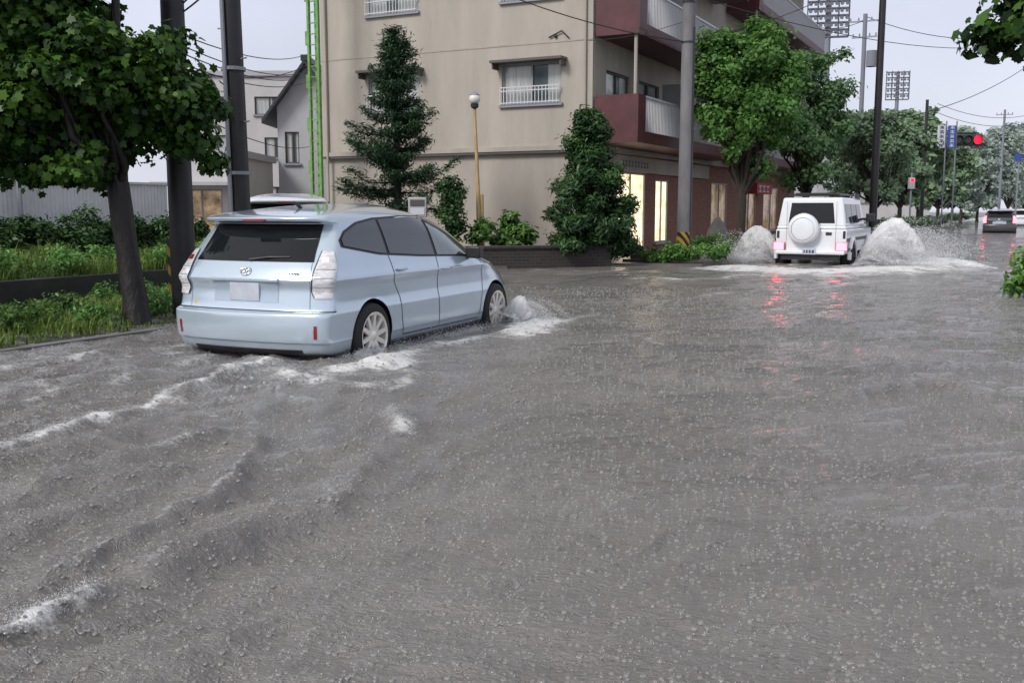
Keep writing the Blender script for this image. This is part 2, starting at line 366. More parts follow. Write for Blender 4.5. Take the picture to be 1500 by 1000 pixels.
def window(parent,o,ux,n,w,h,depth=.14,glass=None,rail=False,hood=False,curt=True):
    b=B(); fbox(b,o,ux,n,0,w,0,h,-depth,-depth+.01,0)
    win=b.obj('window',[glass or m_glass],parent)
    if curt and glass is None:
        k=.3+.3*random.random()
        c=B(); fbox(c,o,ux,n,.04,w*k,.04,h-.04,-depth+.012,-depth+.02,0)
        c.obj('curtain',m_curtain,win)
        c=B(); fbox(c,o,ux,n,w*(k+.25),w-.04,.04,h-.04,-depth+.012,-depth+.02,0)
        c.obj('curtain',m_curtain,win)
    f=B(); t=.05
    for a in ((0,t,0,h),(w-t,w,0,h),(t,w-t,0,t),(t,w-t,h-t,h),(w/2-t/2,w/2+t/2,t,h-t)): fbox(f,o,ux,n,*a,-depth+.022,-depth+.07)
    f.obj('frame',m_frame if not (rail or glass) else m_steel,win)
    s=B(); fbox(s,o,ux,n,-.06,w+.06,-.07,0,-.02,.09); s.obj('sill',m_steel,win)
    if hood:
        s=B(); fbox(s,o,ux,n,-.18,w+.18,h+.02,h+.09,0,.42); fbox(s,o,ux,n,-.14,-.1,h-.14,h+.02,0,.35); fbox(s,o,ux,n,w+.1,w+.14,h-.14,h+.02,0,.35); s.obj('hood',m_frame,win)
    if rail:
        s=B()
        for z in (.03,.36,.46): fbox(s,o,ux,n,0,w,z,z+.03,.10,.13)
        k=0
        while k*.11<w: fbox(s,o,ux,n,k*.11,k*.11+.022,0,.46,.105,.125); k+=1
        s.obj('railing',m_rail,win)
    return win
bx,by=2.2,28.0
apt=root('apartment_building','beige four-storey apartment block with maroon balconies and lit shop',"building",(bx,by,0),R27)
W=9.17;L=28.;SH=2.85; Z1=3.13
b=B()
gw=[]
for fl in range(3):
    z=Z1+1.2+fl*SH
    for (a,c) in ((-2.8,-.94),(-7.4,-5.58)):
        gw.append((a+W,c+W,z-Z1,z-Z1+1.12))
wallpanel(b,(-W,0,Z1),(1,0,0),(0,-1,0),W,9.2,gw)
sw=[]
for fl in range(3):
    z=1.05+fl*SH
    for s in (1.0,3.7,7.5,13,16,20.5,24.5):
        tall = s in (7.5,16,24.5)
        sw.append((s,s+1.9,z-.85 if tall else z-.1,z+1.1))
wallpanel(b,(0,0,Z1),(0,1,0),(1,0,0),L,9.2,[(a,c,max(0.2,z0-.1),z1) for a,c,z0,z1 in sw])
b.add([(-W,0,Z1),(-W,L,Z1),(-W,L,12.33),(-W,0,12.33)],[(3,2,1,0)]); b.add([(-W,L,Z1),(0,L,Z1),(0,L,12.33),(-W,L,12.33)],[(3,2,1,0)])
b.add([(-W,0,12.33),(0,0,12.33),(0,L,12.33),(-W,L,12.33)],[(0,1,2,3)]); b.add([(-W,0,Z1),(0,0,Z1),(0,L,Z1),(-W,L,Z1)],[(3,2,1,0)])
b.obj('wall',m_beige,apt)
b=B(); b.box(-W-.05,.05,-.06,0-.002,Z1-.1,Z1+.03); b.box(.002,.06,0,L,Z1-.1,Z1+.03)
for fl in (1,2): b.box(-W,0,-.012,-.002,Z1+fl*SH-.02,Z1+fl*SH+.02)
b.obj('ledge',m_beige2,apt)
b=B(); b.box(-W-.03,.0,-.035,-.004,Z1-.17,Z1-.1); b.obj('drip_edge',m_frame,apt)
b=B(); wallpanel(b,(-W,.12,0),(1,0,0),(0,-1,0),W-.12,Z1-.1,[]); b.add([(-W,.12,0),(-W,L,0),(-W,L,Z1),(-W,.12,Z1)],[(3,2,1,0)])
b.obj('lower_wall',m_beige2,apt)
shop=[(2.1,4.7,.12,2.5),(5.7,7.0,.3,2.35),(12.3,14.6,.5,2.4),(17,19.5,.4,2.4),(21,24,.4,2.4)]
b=B(); wallpanel(b,(-.12,.12,0),(0,1,0),(1,0,0),L-.12,Z1-.1,[(a-.12,c-.12,z0,z1) for a,c,z0,z1 in shop],depth=.2); b.obj('shop_wall',m_brick,apt)
b=B(); b.box(-.11,.02,1.0,11.5,2.52,2.98); b.box(-.11,-.04,.12,2.05,0,2.5); b.obj('shop_fascia',m_beige2,apt)
for i,(a,c,z0,z1) in enumerate(shop):
    wn=window(apt,(-.12,a,z0),(0,1,0),(1,0,0),c-a,z1-z0,.06,glass=m_warm if i<2 else m_dim)
ly_=2.3
for k in range(9):
    b=B(); b.box(.022,.035,ly_,ly_+.16,2.66,2.70); b.box(.022,.035,ly_+.06,ly_+.1,2.70,2.80); b.box(.022,.035,ly_,ly_+.16,2.80,2.84); ly_+=.27
    b.obj('shop_letter',m_frame,apt)
for fl in range(3):
    z=Z1+1.2+fl*SH
    for (a,c) in ((-2.8,-.94),(-7.4,-5.58)):
        window(apt,(a,0,z),(1,0,0),(0,-1,0),c-a,1.12,rail=True,hood=True)
for a,c,z0,z1 in sw:
    z0=max(.2,z0-.1); window(apt,(0,a,Z1+z0),(0,1,0),(1,0,0),c-a,z1-z0)
for fl in range(3):
    zb=Z1+.2+fl*SH
    for (s0,s1) in ((.05,11.6),(13.2,27)):
        bal=B(); bal.box(.06,1.30,s0,s1,zb-.14,zb)
        bal.box(.06,1.25,s0,s0+.08,zb,zb+1.14); bal.box(.06,1.25,s1-.08,s1,zb,zb+1.14)
        bal.box(1.252,1.31,s0,s0+.6,zb,zb+1.14); bal.box(1.252,1.31,s0+.6,s1,zb-.1,zb+.18)
        bo=bal.obj('balcony',m_maroon,apt)
        r=B(); r.box(1.25,1.31,s0+.6,s1,zb+1.09,zb+1.14)
        k=0
        while s0+.65+k*.13<s1: r.box(1.27,1.295,s0+.65+k*.13,s0+.68+k*.13,zb+.18,zb+1.09); k+=1
        r.obj('railing',m_rail,bo)
        u=B(); u.box(.2,.5,s0+3.2,s0+4.0,zb,zb+.62); u.box(.15,.9,s0+5.4,s0+5.45,zb,zb+2.0); u.obj('air_conditioner',m_wallg,bo)
        p=B(); p.tube([(1.17,s0+.14,zb+1.14),(1.17,s0+.14,zb+SH-.14)],.05); p.obj('post',m_beige2,bo)
b=B(); b.box(-9.3,1.45,-.15,L+.1,12.33,12.5); b.obj('roof',m_maroon,apt)
b=B(); b.tube([(-8.95,-.07,0),(-8.95,-.07,12.3)],.04); b.obj('drainpipe',m_beige2,apt)
b=B(); b.tube([(-.2,-.05,Z1+.1),(-.2,-.05,12.3)],.035); b.obj('drainpipe',m_beige2,apt)
b=B()
b.tube([(-1.3,-.04,6.1),(-.9,-.06,6.25),(-.7,-.04,6.05)],.02,6); b.ball((-1.1,-.04,6.12),.05,8); b.obj('cable_bracket',m_dark,apt)
b=B(); b.box(.0,.5,17.2,20.0,2.05,2.5); ao=b.obj('awning',m_redsign,apt)
ly_=17.5
for k in range(3):
    b=B(); b.box(.502,.51,ly_,ly_+.45,2.13,2.17); b.box(.502,.51,ly_+.18,ly_+.25,2.17,2.35); b.box(.502,.51,ly_,ly_+.45,2.35,2.4); ly_+=.72
    b.obj('awning_letter',m_whitesign,ao)

def wallseg(p,q,t,z0,z1):
    b=B(); d=math.hypot(q[0]-p[0],q[1]-p[1]); b.box(0,d,-t/2,t/2,z0,z1); return b,math.atan2(q[1]-p[1],q[0]-p[0])
b,a=wallseg((-.0,0),(6.0,1.75),.22,-.2,.46); b.box(-.03,6.3,-.15,.15,.46,.53)
b.obj('planter_wall',m_planter,None,(-3.6,22.9,0),a,label='low dark brick planter wall beside the flooded street',category='wall',bev=.01)
b=B(); b.box(0,1.3,.2,1.2,0,.12); b.box(.1,1.3,.5,1.2,.12,.24); b.obj('entrance_step',m_stone,None,(2.75,25.6,0),R27,label='wet brown stone steps at the shop entrance',category='steps')
b=B(); b.box(-6,4.7,0,2.4,.0,.36); b.obj('planting_bed',m_soil,None,(-2.2,23.5,0),math.radians(16),kind='structure')

# green steel ladder tower
b=B()
for x in (0,.34): b.box(x-.035,x+.035,-.05,.05,0,11)
b.box(.13,.19,.1,.2,0,11)
for k in range(34): b.box(.035,.305,-.02,.02,.3+k*.31,.33+k*.31)
for k in range(8): b.box(-.12,-.035,-.03,.03,1.2+k*1.25,1.6+k*1.25)
b.obj('steel_ladder_tower',m_green,None,(X(459,30.5),30.5,0),R27,label='green steel ladder frame beside the apartment wall',category='ladder')

# ---------------------------------------------------------------- left background buildings
def simplebld(name,label,x0,x1,y0,depth,h,mat,wins,roofm=None,gable=0,rz=0.,glass=None):
    r=root(name,label,'building',(x0,y0,0),rz); Wd=x1-x0
    b=B(); wallpanel(b,(0,0,0),(1,0,0),(0,-1,0),Wd,h,wins)
    b.add([(0,0,0),(0,depth,0),(0,depth,h),(0,0,h)],[(3,2,1,0)]); b.add([(Wd,0,0),(Wd,depth,0),(Wd,depth,h),(Wd,0,h)],[(0,1,2,3)])
    b.add([(0,depth,0),(Wd,depth,0),(Wd,depth,h),(0,depth,h)],[(3,2,1,0)])
    if gable: b.add([(0,0,h),(Wd,0,h),(Wd/2,0,h+gable)],[(0,1,2)]); b.add([(0,depth,h),(Wd,depth,h),(Wd/2,depth,h+gable)],[(2,1,0)])
    else: b.add([(0,0,h),(Wd,0,h),(Wd,depth,h),(0,depth,h)],[(0,1,2,3)])
    b.obj('wall',mat,r)
    for (a,c,z0,z1) in wins: window(r,(a,0,z0),(1,0,0),(0,-1,0),c-a,z1-z0,glass=glass)
    t=B()
    if gable:
        o=.45; k=gable/(Wd/2); th=.14
        for s in (0,1):
            xa=-o if s==0 else Wd+o; za=h-o*k
            V=[(xa,-o,za),(Wd/2,-o,h+gable),(Wd/2,depth+o,h+gable),(xa,depth+o,za)]; V+=[(p[0],p[1],p[2]+th) for p in V]
            t.add(V,[(3,2,1,0),(4,5,6,7),(0,1,5,4),(1,2,6,5),(2,3,7,6),(3,0,4,7)])
        t.box(Wd/2-.12,Wd/2+.12,-o-.02,depth+o,h+gable+.08,h+gable+.28)
    else:
        t.box(-.12,Wd+.12,-.12,depth+.1,h,h+.22)
    t.obj('roof',roofm or mat,r); return r
simplebld('apartment_block','off-white three-storey apartment block with small windows',X(275,46),X(455,46),46,9,7.3,m_wallw,
   [(3.6,4.5,3.7,4.6),(3.6,4.5,1.5,2.4),(.6,2.2,3.6,4.7),(.6,2.2,1.2,2.4),(4.9,5.4,3.7,4.4),(.6,2.2,5.6,6.4),(3.2,4.5,5.6,6.4)],m_wallg)
simplebld('house','white house with black tiled gable roof',X(410,36),X(500,36),36,7,4.95,m_wallg,[(.25,.75,3.0,4.1),(.3,.9,.6,1.9)],m_tile,gable=1.45)
simplebld('house','grey house with dark tiled roof behind the fence',-27,-17.5,38,8,5.2,m_wallg,[(1,2.6,3,4.2),(6,7.6,3,4.2),(6,8,.8,2)],m_tile,gable=1.6)
r=simplebld('shop_building','low white shop with lit glass front',X(250,31),X(345,31),31,5,3.0,m_wallw,[(.3,1.6,.3,2.0)],m_wallg,glass=m_dim)
b=B(); b.box(-.3,2.2,-.9,-.01,2.1,2.2); b.obj('canopy',m_wallg,r)
simplebld('grey_building','plain grey building behind the street trees',X(1195,75),X(1245,75),75,12,7.2,m_wallg,[(1,1.8,2,3),(1,1.8,4.5,5.5)],m_wallg)
simplebld('office_building','pale office building beyond the street trees',X(1215,110),X(1362,110),110,14,11.5,m_wallw,[(1+2.2*k,2.4+2.2*k,z,z+1.3) for k in range(4) for z in (2,5,8)],m_wallg)
r=root('notice_cabinet','small pale street notice cabinet on a post','sign',(X(612,24.4),24.4,0))
b=B(); b.box(-.05,.05,-.05,.05,.3,1.3); b.obj('post',m_steel,r)
b=B(); b.box(-.22,.22,-.12,.12,1.2,1.68); b.obj('cabinet',m_wallg,r,bev=.02)
b=B(); b.box(-.17,.17,-.135,-.122,1.26,1.42); b.obj('panel',m_whitesign,r)
b=B(); b.box(-.17,.17,-.135,-.122,1.47,1.62); b.obj('panel',m_frame,r)

# ---------------------------------------------------------------- poles and lamp
def pole(name,label,x,y,h,r0,r1,mat,band=None,arms=(),xtra=None,group='utility poles along the street',lean=0.):
    r=root(name,label,'utility pole',(x,y,0),R27,group)
    b=B(); b.tube([(0,0,-.2),(-lean*h*.5,0,h*.5),(-lean*h,0,h)],[r0,(r0+r1)/2,r1],16); b.obj('shaft',mat,r,smooth=True,angle=50)
    if band:
        b=B(); b.lathe([(r0+.006,band[0]),(r0+.006,band[1])],seg=20); b.obj('warning_band',m_stripe,r,smooth=True)
    for z,l in arms:
        b=B(); b.box(-l/2-lean*h,l/2-lean*h,-.04,.04,z-.04,z+.04)
        for k in (-.45,-.2,.2,.45): b.lathe([(.03,z+.04),(.05,z+.1),(.03,z+.16),(.045,z+.2),(0.001,z+.22)],(k*l-lean*h,0,0),seg=8)
        b.obj('crossarm',m_steel,r)
    if xtra: xtra(r)
    return r
def rungs(r):
    b=B()
    for k in range(16):
        z=2.2+k*.45; s=1 if k%2 else -1; b.tube([(-.015*z,0,z),(s*.26-.015*z,0,z+.02)],.012,5)
    for z in (1.9,3.4,5.1,6.6): b.lathe([(.178,z),(.178,z+.05)],(-.015*z,0,0),seg=16)
    b.tube([(.0,-.19,.2),(-.12,-.18,8)],.03,6); b.obj('step_bolts',m_steel,r)
def strip(r):
    b=B(); b.box(-.215,-.165,-.06,.02,.3,1.05); b.obj('warning_strip',m_stripe,r)
pole('utility_pole','dark tarred pole with narrow hazard strip in the verge',X(265,13),13,10,.16,.12,m_poled,None,[(8.8,1.6)],strip)
pole('utility_pole','tall dark pole with step bolts leaning slightly beside verge',X(353,15),15,11,.165,.12,m_poled,None,[(9,1.8)],rungs,lean=.015)
def boxes(r):
    b=B(); b.box(-.3,.3,-.5,-.15,6.9,7.6); b.lathe([(.25,8.2),(.25,8.9)],(.45,0,0)); b.obj('transformer',m_steel,r,bev=.02)
    b=B()
    for z in (2.3,2.5,4.3,5.6,6.6): b.lathe([(.172,z),(.172,z+.06)],seg=16)
    b.tube([(.17,-.05,.2),(.16,-.05,6)],.035,6); b.obj('strap',m_dark,r)
pole('utility_pole','grey concrete utility pole with hazard band at kerb hedge',X(1003,26.5),26.5,12,.19,.15,m_polec,(.3,.8),[(9.5,1.8)],boxes)
pole('utility_pole','slim dark pole at kerb behind the white off-roader',X(1279,44),44,14,.17,.13,m_poled,None,[(13,1.8)])
def tr(r):
    b=B(); b.lathe([(.3,9.6),(.3,10.5)],(.45,0,0)); b.obj('transformer',m_haze,r)
pole('utility_pole','distant pole carrying a transformer',X(1255,60),60,12.6,.15,.12,m_haze,None,[(12.2,1.8),(11.3,1.4)],tr)
pole('utility_pole','far dark pole above the tree line',X(1463,105),105,11.5,.14,.11,m_haze,None,[(11,1.6)])
r=root('street_lamp','globe lamp on a yellowed wooden post','street lamp',(X(702,24.6),24.6,0))
b=B(); b.tube([(0,0,.2),(-.03,0,1.9),(-.09,0,3.5),(-.1,0,3.85)],[.06,.05,.035,.03],10); b.tube([(.09,.02,.3),(.06,.02,1.75)],.045,8); b.obj('post',m_bamboo,r,smooth=True,angle=50)
b=B(); b.ball((-.1,0,4.02),.14,20,sz=.95); b.obj('lamp_globe',m_globe,r,smooth=True)
b=B(); b.lathe([(.03,3.78),(.09,3.82),(.1,3.9)],(-.1,0,0)); b.obj('lamp_collar',m_dark,r,smooth=True)
b=B(); b.lathe([(.12,4.11),(.06,4.17),(.001,4.19)],(-.1,0,0)); b.obj('lamp_cap',m_steel,r,smooth=True)
r=root('street_lamp','old round lamp on thin post above the tree','street lamp',(X(30,20),20,0))
b=B(); b.tube([(0,0,0),(0,0,4.4)],.05); b.tube([(0,0,3.9),(.25,0,4.2),(.55,0,4.25),(.75,0,4.1)],.03); b.obj('post',m_steel,r)
b=B(); b.ball((0,0,4.75),.17,14); b.obj('lamp_globe',m_globe,r,smooth=True)

def flood(x,y,zt,wd,ht,nr,nc,pr,label):
    r=root('floodlight_tower',label,'floodlight tower',(x,y,0),math.radians(-12),'stadium floodlight towers')
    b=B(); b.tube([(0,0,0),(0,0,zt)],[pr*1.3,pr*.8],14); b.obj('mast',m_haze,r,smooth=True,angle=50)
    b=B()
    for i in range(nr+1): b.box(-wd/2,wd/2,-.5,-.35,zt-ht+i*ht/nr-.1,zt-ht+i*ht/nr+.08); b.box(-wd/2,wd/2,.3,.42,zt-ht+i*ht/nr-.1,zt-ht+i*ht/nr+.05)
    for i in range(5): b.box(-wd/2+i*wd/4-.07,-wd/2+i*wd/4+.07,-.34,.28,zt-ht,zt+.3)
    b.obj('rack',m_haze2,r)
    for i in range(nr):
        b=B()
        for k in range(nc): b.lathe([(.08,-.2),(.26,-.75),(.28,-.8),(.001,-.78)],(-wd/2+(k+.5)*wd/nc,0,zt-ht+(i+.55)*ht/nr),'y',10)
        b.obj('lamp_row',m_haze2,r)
flood(X(1202,150),150,Zh(-8,150),5.8,6.0,6,8,.5,'tall stadium floodlight tower in haze-grey colour')
flood(X(1306,230),230,Zh(106,230),4.9,6,5,7,.45,'farther stadium floodlight tower in haze-grey colour')

# traffic light + signs
d=70; pxx=X(1350,d)
m_sig=M('signal_housing_paint',(.05,.055,.06),.5)
r=root('traffic_light','horizontal traffic light showing red on a tall pole','traffic light',(pxx,d,0))
b=B(); b.tube([(0,0,0),(0,0,8.8)],[.14,.1],12); b.tube([(0,0,6.3),(2.0,-.1,6.55),(3.6,-.1,6.55)],.06,8); b.tube([(0,0,7.1),(2,0,6.6)],.04,6); b.obj('pole',m_poled,r,smooth=True,angle=50)
b=B(); b.box(1.70,3.80,-.4,-.1,5.68,6.46); ho=b.obj('signal_housing',m_sig,r,bev=.05)
for k in range(3):
    b=B(); b.lathe([(.27,-.42),(.29,-.60),(.32,-.60),(.30,-.41)],(2.1+k*.64,0,6.07),'y',20); b.obj('visor',m_dark,ho)
for k,mm in enumerate((m_lampoff,m_lampoff,m_redlamp)):
    b=B(); b.lathe([(.001,-.52 if k==2 else -.47),(.21,-.48),(.26,-.41)],(2.1+k*.64,0,6.07),'y',20)
    b.obj('signal_lens',mm,r,smooth=True)
def vsign(px,d,y0,y1,wd,mat,ink,label):
    z1,z0=Zh(y0,d),Zh(y1,d); r=root('street_sign',label,'sign',(X(px,d),d,0))
    b=B(); b.box(-wd/2,wd/2,-.06,.06,z0,z1); b.obj('board',mat,r,bev=.02)
    b=B(); b.tube([(wd/2+.1,.1,0),(wd/2+.1,.1,z1+.3)],.05); b.tube([(wd/2+.1,.1,(z0+z1)/2),(0,0.05,(z0+z1)/2)],.03); b.obj('bracket_pole',m_haze,r)
    n=5; hh=(z1-z0)/n
    for k in range(n):
        b=B(); c=z0+(k+.5)*hh; s=wd*.24; tt=.022
        b.box(-s,s,-.075,-.062,c+hh*.24,c+hh*.24+tt*2); b.box(-s,s,-.075,-.062,c-tt,c+tt); b.box(-tt,tt,-.078,-.0621,c-hh*.32,c+hh*.3); b.box(-s,-s+.035,-.078,-.0622,c-hh*.3,c); b.box(s-.035,s,-.078,-.0622,c-hh*.3,c)
        b.obj('character',ink,r)
vsign(1373,68,184,217,.5,m_whitesign,m_ink,'narrow white vertical sign with dark characters')
vsign(1388,68,184,217,.5,m_bluesign,m_whitesign,'narrow blue vertical sign with white characters')
r=root('traffic_sign','round blue road sign on a pole','sign',(X(1488,70),70,0))
b=B(); b.tube([(0,0,0),(0,0,5.2)],.05); b.obj('pole',m_steel,r)
b=B(); b.lathe([(.001,-.08),(.28,-.08),(.28,-.05),(.001,-.05)],(-.1,0,4.9),'y',24); b.obj('sign_disc',m_bluesign,r)
r=root('pedestrian_signal','small pedestrian signal glowing red on a thin pole','traffic light',(X(1333,62),62,0))
b=B(); b.tube([(0,0,0),(0,0,3.6)],.06); b.obj('pole',m_steel,r)
b=B(); b.box(-.18,.18,-.15,.1,2.6,3.3); b.obj('signal_housing',m_wallg,r,bev=.03)
b=B(); b.box(-.08,.08,-.17,-.152,3.05,3.22); b.obj('signal_lens',m_redlamp,r)

# cables
def cable(p,q,sag=.4,rr=.014,label='thin black overhead cable spanning between poles'):
    b=B(); pts=[]
    for i in range(15):
        t=i/14; v=Vector(p).lerp(Vector(q),t); v.z-=sag*4*t*(1-t); pts.append(v)
    b.tube(pts,rr,5); o=b.obj('overhead_cable',m_cable); o['label']=label; o['category']='cable'; o['group']='overhead cables'
def PT(px,py,d): return (X(px,d),d,Zh(py,d))
cable(PT(730,-12,24),PT(1001,62,26.5),.15,.014); cable(PT(1001,30,26.6),PT(860,60,27.7),.1,.008)
cable(PT(1001,60,26.6),PT(1279,-60,44),.5); cable(PT(1010,-5,26.6),PT(1500,60,60),.8); cable(PT(1001,68,26.6),PT(1110,130,34),.3)
cable(PT(1257,25,60),PT(1500,50,60),.7,.02); cable(PT(1280,180,44),PT(1500,90,70),.6,.02); cable(PT(1365,152,75),PT(1500,168,90),.6,.02); cable(PT(1365,165,75),PT(1500,180,90),.6,.02); cable(PT(1160,30,60),PT(1257,28,60),.5,.018)
for a,c in ((60,105),(72,112),(88,120),(45,80),(150,215),(100,95)): cable(PT(262,a,14),PT(455,c,32),.25,.010)
cable(PT(262,30,13),PT(320,-15,13),.02,.012); cable(PT(262,20,13),PT(300,-15,13),.02,.012)

# ---------------------------------------------------------------- trees
random.seed(21)
cl=clumps((-.62,0,2.8),(1.45,1.6,1.05),54,.33,.3)+clumps((-1.05,.1,4.3),(1.15,1.4,1.3),40,.38,.3)+clumps((.62,-.1,2.5),(.55,.6,.6),12,.26,.3)
cl+=[(random.uniform(-1.8,.95),random.uniform(-.8,.8),1.75+random.random()*.3,.16+.1*random.random()) for _ in range(15)]
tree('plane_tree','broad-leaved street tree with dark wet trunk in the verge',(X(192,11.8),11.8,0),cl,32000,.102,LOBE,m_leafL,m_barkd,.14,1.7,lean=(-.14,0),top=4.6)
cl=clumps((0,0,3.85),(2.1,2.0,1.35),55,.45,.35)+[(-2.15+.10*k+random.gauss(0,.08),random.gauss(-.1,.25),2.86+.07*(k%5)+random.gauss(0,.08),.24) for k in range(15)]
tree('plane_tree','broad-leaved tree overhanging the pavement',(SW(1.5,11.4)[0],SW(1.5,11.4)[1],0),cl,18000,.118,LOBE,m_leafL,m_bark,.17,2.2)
def conifer(px,d,h,z0,rb,label,nw=15,mat=m_conif):
    r=root('conifer_tree',label,'tree',(X(px,d),d,0)); b=B(); b.tube([(0,0,-.1),(0,0,h*.5),(0,0,h)],[.13,.08,.01],9)
    cen=[];nor=[];rol=[];tn=[]
    for i in range(nw*7):
        t=(i/(nw*7))**.9; t=min(1,max(0,.5*t+.5*round(t*12)/12)); z=z0+(h-z0)*t+random.gauss(0,.03); a=random.random()*6.283; Lb=rb*((1-t)**.85)*(.5+.65*random.random())*(1.0 if t>.12 else .85)+.08
        p0=Vector((0,0,z)); p1=Vector((math.cos(a)*Lb,math.sin(a)*Lb,z+Lb*(.32-.1*(1-t)+random.gauss(0,.05)))); p2=Vector((math.cos(a)*Lb*.6,math.sin(a)*Lb*.6,z+.0*Lb))
        b.tube([p0,p2,p1],[.02,.013,.004],5)
        for k in range(int(70+290*Lb/rb)):
            s=.05+.95*random.random()**.75; q=p0.lerp(p2,s/.6) if s<.6 else p2.lerp(p1,(s-.6)/.4)
            sp=.15*(1.15-s)+.05
            q=q+Vector((random.gauss(0,sp),random.gauss(0,sp),random.gauss(0,sp*.5)))
            cen.append(q); nor.append((random.gauss(0,.6),random.gauss(0,.6),1)); rol.append((-math.sin(a)+random.gauss(0,.5),math.cos(a)+random.gauss(0,.5),random.gauss(0,.3))); tn.append(min(1,max(0,.1+.65*s*random.random()+.2*random.random())))
    b.obj('trunk',m_barkd,r)
    cen=np.array(cen);n=len(cen)
    mkobj('crown',leafmesh('crown',cen,np.array(nor),.13*(.7+.7*rng.random(n)),np.array(tn),np.array([(0,-.5),(.13,0),(0,.6),(-.13,0)]),mat,np.array(rol)),r)
conifer(583,26,Zh(38,26)-.1,1.4,1.85,'blue-green conifer with uneven upswept tiers by beige wall')
d=24.9; cl=[]
for k in range(130):
    z=.38+3.3*random.random()**1.25; ww=1.10*min(1,(4.15-z)/3.0)**.85*(.85+.3*random.random()); a=random.random()*6.28; q=random.random()**.5
    cl.append((math.cos(a)*ww*q*.95,math.sin(a)*ww*q*.9,z,.20+.14*random.random()))
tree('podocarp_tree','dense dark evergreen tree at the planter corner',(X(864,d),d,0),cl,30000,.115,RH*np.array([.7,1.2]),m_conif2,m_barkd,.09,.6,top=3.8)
cl=[(random.gauss(0,.16),random.gauss(0,.16),.6+1.45*k/16,.25) for k in range(17)]
tree('young_tree','small upright evergreen in the planter',(X(661,24.3),24.3,0),cl,3600,.09,RH,m_conif2,m_bark,.03,.5,top=1.9)
shrub('shrub','glossy broad-leaved shrub in the dark planter',(X(752,24.9),24.9,.3),(.8,.5,.55),2600,.15,m_shrub,nc=20)
shrub('shrub','bushy green shrub beside lamp post',(X(705,24.4),24.4,.35),(.35,.35,.5),900,.12,m_shrub)
shrub('shrub','bushy green shrub in front of beige wall',(X(650,24.0),24.0,.3),(.7,.5,.35),1200,.11,m_shrub)
shrub('shrub','bushy shrub at the flooded road edge',(SW(.25,18.2)[0],SW(.25,18.2)[1],-.05),(.6,.6,.5),1800,.11,m_leafA)
for px,d,rx,rz_ in ((958,25.4,.45,.22),(985,25.1,.5,.26),(1012,25.0,.55,.30),(1045,25.6,.5,.30),(1035,27.5,.5,.36),(1060,28.6,.6,.38),(940,26.4,.3,.2),(1085,30.5,.6,.36),(995,26.0,.5,.30),(1105,32.5,.6,.4)):
    shrub('low_shrub','clipped low green shrub along the kerb',(X(px,d),d,.05),(rx,.5,rz_),1400,.075,m_leafA if px>980 else m_shrub,group='low shrubs along the kerb',nc=12)
def street(lx,ly,z0,z1,rx,n,size,mat,label,sm=1.0,tr_=.15,cc=None):
    x,y=SW(lx,ly); c=clumps((0,0,(z0+z1)/2),(rx,rx,(z1-z0)/2),cc or 60,rx*.28,.2)
    c+= [(random.gauss(0,rx*.25),random.gauss(0,rx*.25),z1-.1-random.random()*.8,rx*.22) for _ in range(5)]
    tree('street_tree',label,(x,y,0),c,n,size,RH*np.array([1.25,1]),mat,m_bark,tr_,max(1.4,z0*.8),group='street trees along the kerb',top=z1*.85)
def lxly(px,d):
    x=X(px,d); return x*C27-d*S27, x*S27+d*C27
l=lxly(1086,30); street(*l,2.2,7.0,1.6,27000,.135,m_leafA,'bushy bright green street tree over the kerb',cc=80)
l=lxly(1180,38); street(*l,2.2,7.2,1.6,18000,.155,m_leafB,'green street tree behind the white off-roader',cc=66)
l=lxly(1281,51); street(*l,1.6,6.6,1.75,10000,.21,m_leafC,'rounded street tree with haze put into its leaf colour')
l=lxly(1236,62); street(*l,1.8,7.2,1.8,7000,.25,m_leafC,'rounded street tree with haze put into its leaf colour')
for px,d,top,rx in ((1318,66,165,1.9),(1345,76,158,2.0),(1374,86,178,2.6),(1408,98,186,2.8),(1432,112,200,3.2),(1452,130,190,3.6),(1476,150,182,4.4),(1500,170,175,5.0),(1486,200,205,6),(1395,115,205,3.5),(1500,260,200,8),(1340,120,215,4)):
    l=lxly(px,d); street(*l,1.2,Zh(top,d),rx,5600,.30+d*.0016,m_leafC if d<90 else m_leafF,'distant street tree with leaf colour paled for haze',cc=46)
for ly in (50,58,66,75,86,98,112,128,150):
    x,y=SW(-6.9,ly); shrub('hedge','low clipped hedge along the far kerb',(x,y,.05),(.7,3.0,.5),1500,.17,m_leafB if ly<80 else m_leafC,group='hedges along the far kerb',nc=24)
b=B(); b.lathe([(.42,0),(.40,.35),(.30,.7),(.16,.95),(.05,1.08),(.001,1.1)],seg=18); b.obj('covered_scooter',m_conc,None,(X(1052,31),31,.06),0,smooth=True,label='scooter under a grey rain cover near the shop',category='scooter')

